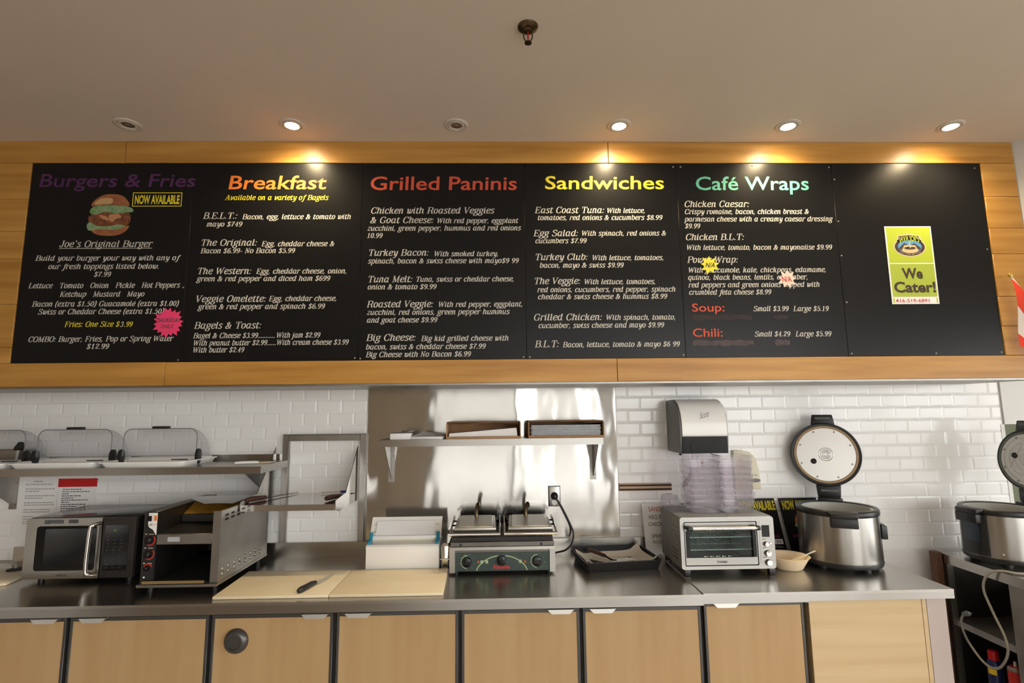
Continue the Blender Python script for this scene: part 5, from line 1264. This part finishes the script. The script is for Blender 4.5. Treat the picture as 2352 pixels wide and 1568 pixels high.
P('handle', MB().loft([[(x,y_-.004-wd,z),(x,y_+.004+wd,z),(x,y_+.004+wd,z+.003),(x,y_-.004-wd,z+.003)] for x, y_, z, wd in ((-.02,0,.012,0),(.06,0,.045,.001),(.108,.0,.066,.003))]), M['white_plastic'], t, bev=.001, seg=1)
P('scoop', MB().lathe([(0,-.004),(.012,-.002),(.018,.003),(.017,.004),(.011,.0),(0,-.002)], (-.038,0,.010), 20), M['white_plastic'], t)

# ------------------------------------------------------------------ rice cookers
def rice_cooker(label, loc, r, h, rz, variant):
    t = thing('rice_cooker', label, 'rice cooker', loc, rz=rz, group=None)
    s = r/.19
    P('base', MB().lathe([(r*.86,.012),(r*.98,.018),(r*1.0,.034),(r*.99,.040),(0,.040)], (0,0,0), 64), M['black'], t, ang=50)
    for k in range(4): P('foot', MB().cyl((r*.7*cos(pi/4+k*pi/2), r*.7*sin(pi/4+k*pi/2), 0), .022, .0125, seg=14), M['black'], t)
    P('body', MB().lathe([(r*.985,.0405),(r*.992,.05),(r*.975,h-.030)], (0,0,0), 72).lathe([(r*.975,h-.030),(r*.93,h-.030)], (0,0,0), 72), M['steel'], t, uv='cyl', ang=50)
    P('rim', MB().lathe([(r*.985,h-.031),(r*1.0,h-.026),(r*1.0,h-.006),(r*.97,h),(r*.87,h-.002),(r*.84,h-.012),(r*.84,h-.03)], (0,0,0), 72), M['black'], t, ang=50)
    P('pot', MB().lathe([(r*.855,h-.006),(r*.82,h-.010),(r*.81,h-.03),(r*.78,.07),(0,.06)], (0,0,0), 64), M['pot_grey'], t, ang=50)
    P('rice', MB().lathe([(0,h-.045 if variant else .08),(r*.55,h-.05 if variant else .08),(r*.79,h-.075 if variant else .075)], (0,0,0), 32), M['rice'] if variant else M['pot_grey'], t)
    # latch block in front (-Y), hinge block behind (+Y), lid standing open on the hinge
    lt = MB()
    lt.loft([[(-.070,-r*.93,h-.012),(.070,-r*.93,h-.012),(.070,-r*.93,h+.002),(-.070,-r*.93,h+.002)],[(-.060,-r-.028,h-.030),(.060,-r-.028,h-.030),(.060,-r-.028,h-.004),(-.060,-r-.028,h-.004)]])
    lt.box(-.060,.060,-r-.030,-r*.95,h-.075,h-.028)
    P('latch', lt, M['black'], t, bev=.005)
    P('hinge', MB().box(-.060,.060,r*.90,r+.030,h-.03,h+.012), M['black'], t, bev=.004)
    # lid: a disc facing the front, leaning slightly back
    lr = r*.935; tl_ = R(5); hy, hz = r+.012, h+.030
    L = Matrix.Translation((0, hy, hz)) @ Matrix.Rotation(-tl_, 4, 'X') @ Matrix.Translation((0, 0, lr+.042))
    lid = P('lid', MB().lathe([(lr*.90,-.010),(lr*.97,-.012),(lr,-.004),(lr,.016),(lr*.92,.034),(lr*.5,.046),(0,.048)], (0,0,0), 72, axis='Y').move(L), M['black'], t, ang=50)
    P('gasket', MB().lathe([(lr*.905,-.0105),(lr*.90,-.016),(lr*.84,-.016),(lr*.835,-.009)], (0,0,0), 64, axis='Y').move(L), M['rubber_green'] if variant else M['rubber_tan'], lid)
    P('inner_lid', MB().lathe([(lr*.834,-.010),(lr*.83,-.013),(lr*.40,-.015),(0,-.015)], (0,0,0), 64, axis='Y').move(L), M['lid_grey'] if variant else M['lid_steel'], lid)
    for q in (.06,.10,.14,.20) if not variant else (.10,.20,.35,.55,.72):
        P('pressed_ring', MB().lathe([(lr*q+.002,-.0155),(lr*q,-.017),(lr*q-.002,-.0155)], (0,0,0), 40, axis='Y').move(L), M['lid_steel'], lid)
    if variant:
        for k in range(3):
            w = R(90+120*k); w2 = R(90+120*(k+1)); P('pressed_rib', MB().tube([(lr*.66*cos(w),-.016,lr*.66*sin(w)),(lr*.66*cos(w2),-.016,lr*.66*sin(w2))], .0022, 6).move(L), M['lid_steel'], lid)
    for k in range(8):
        w = R(22.5+45*k); P('rivet', MB().lathe([(.005,0),(.004,-.004),(0,-.005)], (lr*.76*cos(w),-.0135,lr*.76*sin(w)), 10, axis='Y').move(L), M['steel_dull'], lid)
    P('steam_vent', MB().lathe([(.016,0),(.015,-.006),(.010,-.008),(.006,-.004),(0,-.004)], (-lr*.36,-.0138,-lr*.22 if not variant else .02), 20, axis='Y').move(L), M['black'], lid)
    P('lid_catch', MB().prism([(-.062,-.004,lr*.94),(.062,-.004,lr*.94),(.052,-.004,lr+.048),(-.052,-.004,lr+.048)], (0,.03,0)).move(L), M['black'], lid, bev=.005)
    P('catch_recess', MB().box(-.040,.040,-.0085,-.0045,lr+.018,lr+.036).move(L), M['edge_grey'], lid, bev=.002, seg=1)
    P('lid_neck', MB().prism([(-.062,-.004,-lr*.95),(.062,-.004,-lr*.95),(.056,-.004,-lr-.058),(-.056,-.004,-lr-.058)], (0,.03,0)).move(L), M['black'], lid, bev=.004)
    P('neck_plate', MB().box(-.042,.042,-.0085,-.0045,-lr-.030,-lr-.014).move(L), M['edge_grey'], lid, bev=.002, seg=1)
    for sx in (-1, 1):
        if variant or sx < 0: continue
        P('side_handle', MB().loft([[(sx*(r*.97), -.045, h-.15),(sx*(r*.97), .045, h-.15),(sx*(r*.97), .045, h-.075),(sx*(r*.97), -.045, h-.075)],[(sx*(r+.022), -.035, h-.15),(sx*(r+.022), .035, h-.15),(sx*(r+.022), .035, h-.085),(sx*(r+.022), -.035, h-.085)]]), M['black'], t, bev=.005)
    if variant:
        cpn = P('control_panel', MB().loft([[((r+.004)*sin(a_), -(r+.004)*cos(a_), z) for a_ in [R(-24+48*k/10) for k in range(11)]] + [((r-.008)*sin(a_), -(r-.008)*cos(a_), z) for a_ in [R(24-48*k/10) for k in range(11)]] for z in (.045, h-.032)]), M['black'], t)
        P('screen', MB().grid(lambda u, v: ((r+.0052)*sin(R(-17+30*u)), -(r+.0052)*cos(R(-17+30*u)), .085+(h-.19)*v+.03), 8, 2), M['blue_panel'], cpn)
        P('bolt', MB().lathe([(.006,0),(.004,-.004),(0,-.005)], (0,-r*.99,0), 10, axis='Y').move(Matrix.Rotation(R(40),4,'Z') @ Matrix.Translation((0,0,.065))), M['chrome'], t)
    return t
rice_cooker('open steel rice cooker on the worktop with shiny lid raised', (1.784, 2.875, ZR), .192, .295, R(-24), 0)
# steel table turned along the right wall
t = thing('steel_table', 'stainless work table with open shelves at the right edge', 'table', (2.85, 2.65, 0))
tx, ty0, ty1, tz_ = 2.490, 2.10, 3.10, .900
P('top', MB().box(tx, 3.05, ty0, ty1, tz_-.004, tz_).box(tx, tx+.004, ty0, ty1, tz_-.048, tz_-.0041).box(tx+.0041, 3.05, ty1-.004, ty1, tz_-.048, tz_-.0041), M['steel_counter'], t, uv=True)
P('corner_leg', MB().box(tx+.006, tx+.040, ty1-.045, ty1-.005, 0, tz_-.0485), M['steel_dull'], t)
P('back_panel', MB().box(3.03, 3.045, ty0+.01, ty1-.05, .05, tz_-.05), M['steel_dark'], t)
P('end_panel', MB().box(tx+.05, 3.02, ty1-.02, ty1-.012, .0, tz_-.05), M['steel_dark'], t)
P('front_panel', MB().box(tx+.004, tx+.008, ty0+.02, 2.69, .05, tz_-.0485).box(tx+.0081, 3.02, 2.686, 2.69, .05, tz_-.0485), M['steel_dull'], t)
P('shelf', MB().box(tx+.012, 3.02, 2.695, ty1-.046, .560, .563).box(tx+.008, tx+.012, 2.695, ty1-.046, .530, .563), M['steel_dull'], t)
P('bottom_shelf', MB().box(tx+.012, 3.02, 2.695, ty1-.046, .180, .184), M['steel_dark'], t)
tag(P('wood_post', MB().box(2.452, 2.486, 3.07, 3.12, 0, .906), M['brown_wood'], None, bev=.001, seg=1), 'red brown wooden board behind the steel table corner', 'board')
rice_cooker('open rice cooker with blue control panel on the steel table', (2.700, 2.905, tz_), .180, .285, R(-86), 1)
t = thing('power_cord', 'grey cord with bare plug hanging in front of the steel table', 'cord', (2.46, 2.8, .45))
P('cable', MB().tube([(2.62,2.66,tz_+.008),(2.53,2.665,tz_+.008),(2.485,2.72,tz_+.006),(2.462,2.765,.875),(2.455,2.79,.80),(2.458,2.755,.70),(2.455,2.70,.60),(2.455,2.70,.52),(2.456,2.76,.435),(2.457,2.84,.425),(2.458,2.93,.50),(2.457,2.955,.58),(2.457,2.93,.630)], .0058, 10, 7), M['grey_cord'], t)
P('plug', MB().lathe([(.007,-.01),(.012,0),(.014,.02),(.012,.034),(0,.034)], (0,0,0), 14, axis='Y').move(Matrix.Translation((2.457,2.930,.628)) @ Matrix.Rotation(R(155),4,'X')), M['grey_box'], t)
P('prong', MB().box(-.007,-.005,.034,.052,-.003,.003).box(.005,.007,.034,.052,-.003,.003).move(Matrix.Translation((2.457,2.930,.628)) @ Matrix.Rotation(R(155),4,'X')), M['chrome'], t)
t = thing('spray_can', 'blue spray can with red cap on table bottom shelf', 'spray can', (2.556, 2.895, .1845), rz=0)
P('can', MB().lathe([(.030,0),(.031,.004),(.031,.215),(.022,.232),(0,.232)], (0,0,0), 28), M['can_blue'], t)
P('cap', MB().lathe([(.022,.2325),(.022,.27),(.018,.276),(0,.276)], (0,0,0), 24), M['red_tape'], t)
P('yellow_shield', MB().grid(lambda u, v: (.0316*sin(R(-150+70*u)), -.0316*-cos(R(-150+70*u)), .165+.03*v), 8, 2), M['can_yellow'], t)
P('label_block', MB().grid(lambda u, v: (.0314*sin(R(-150+80*u)), .0314*cos(R(-150+80*u)), .06+.03*v), 8, 2), M['print_grey'], t)
t = thing('spray_can', 'red aerosol can right of the blue one on bottom shelf', 'spray can', (2.556, 2.775, .1845), rz=0)
P('can', MB().lathe([(.032,0),(.033,.004),(.033,.235),(.026,.248),(0,.250)], (0,0,0), 28), M['can_red'], t)
P('nozzle', MB().lathe([(.006,.2505),(.006,.272),(0,.272)], (0,0,0), 14), M['white_plastic'], t)
P('collar', MB().lathe([(.0335,.232),(.0335,.238),(.027,.250)], (0,0,0), 28), M['steel_dull'], t)
P('lettering', MB().grid(lambda u, v: (.0334*sin(R(-140+60*u)), .0334*cos(R(-140+60*u)), .15+.012*v), 8, 1).grid(lambda u, v: (.0334*sin(R(-150+80*u)), .0334*cos(R(-150+80*u)), .085+.028*v), 8, 1), M['print_dark'], t)

# grey tube on a dark base at the far left
t = thing('bent_tube', 'bent grey tube on a round dark base at far left', 'tube', (-2.56, 2.995, ZC+.0142))
P('base', MB().lathe([(.040,0),(.038,.005),(.012,.009),(0,.009)], (-2.56,2.985,ZC+.0142), 24), M['black_matt'], t)
P('tube', MB().tube([(-2.56,2.985,ZC+.023),(-2.562,2.985,ZC+.040),(-2.59,2.99,ZC+.052),(-2.65,3.0,ZC+.052),(-2.72,3.0,ZC+.046)], .008, 10, 5), M['grey_cord'], t)
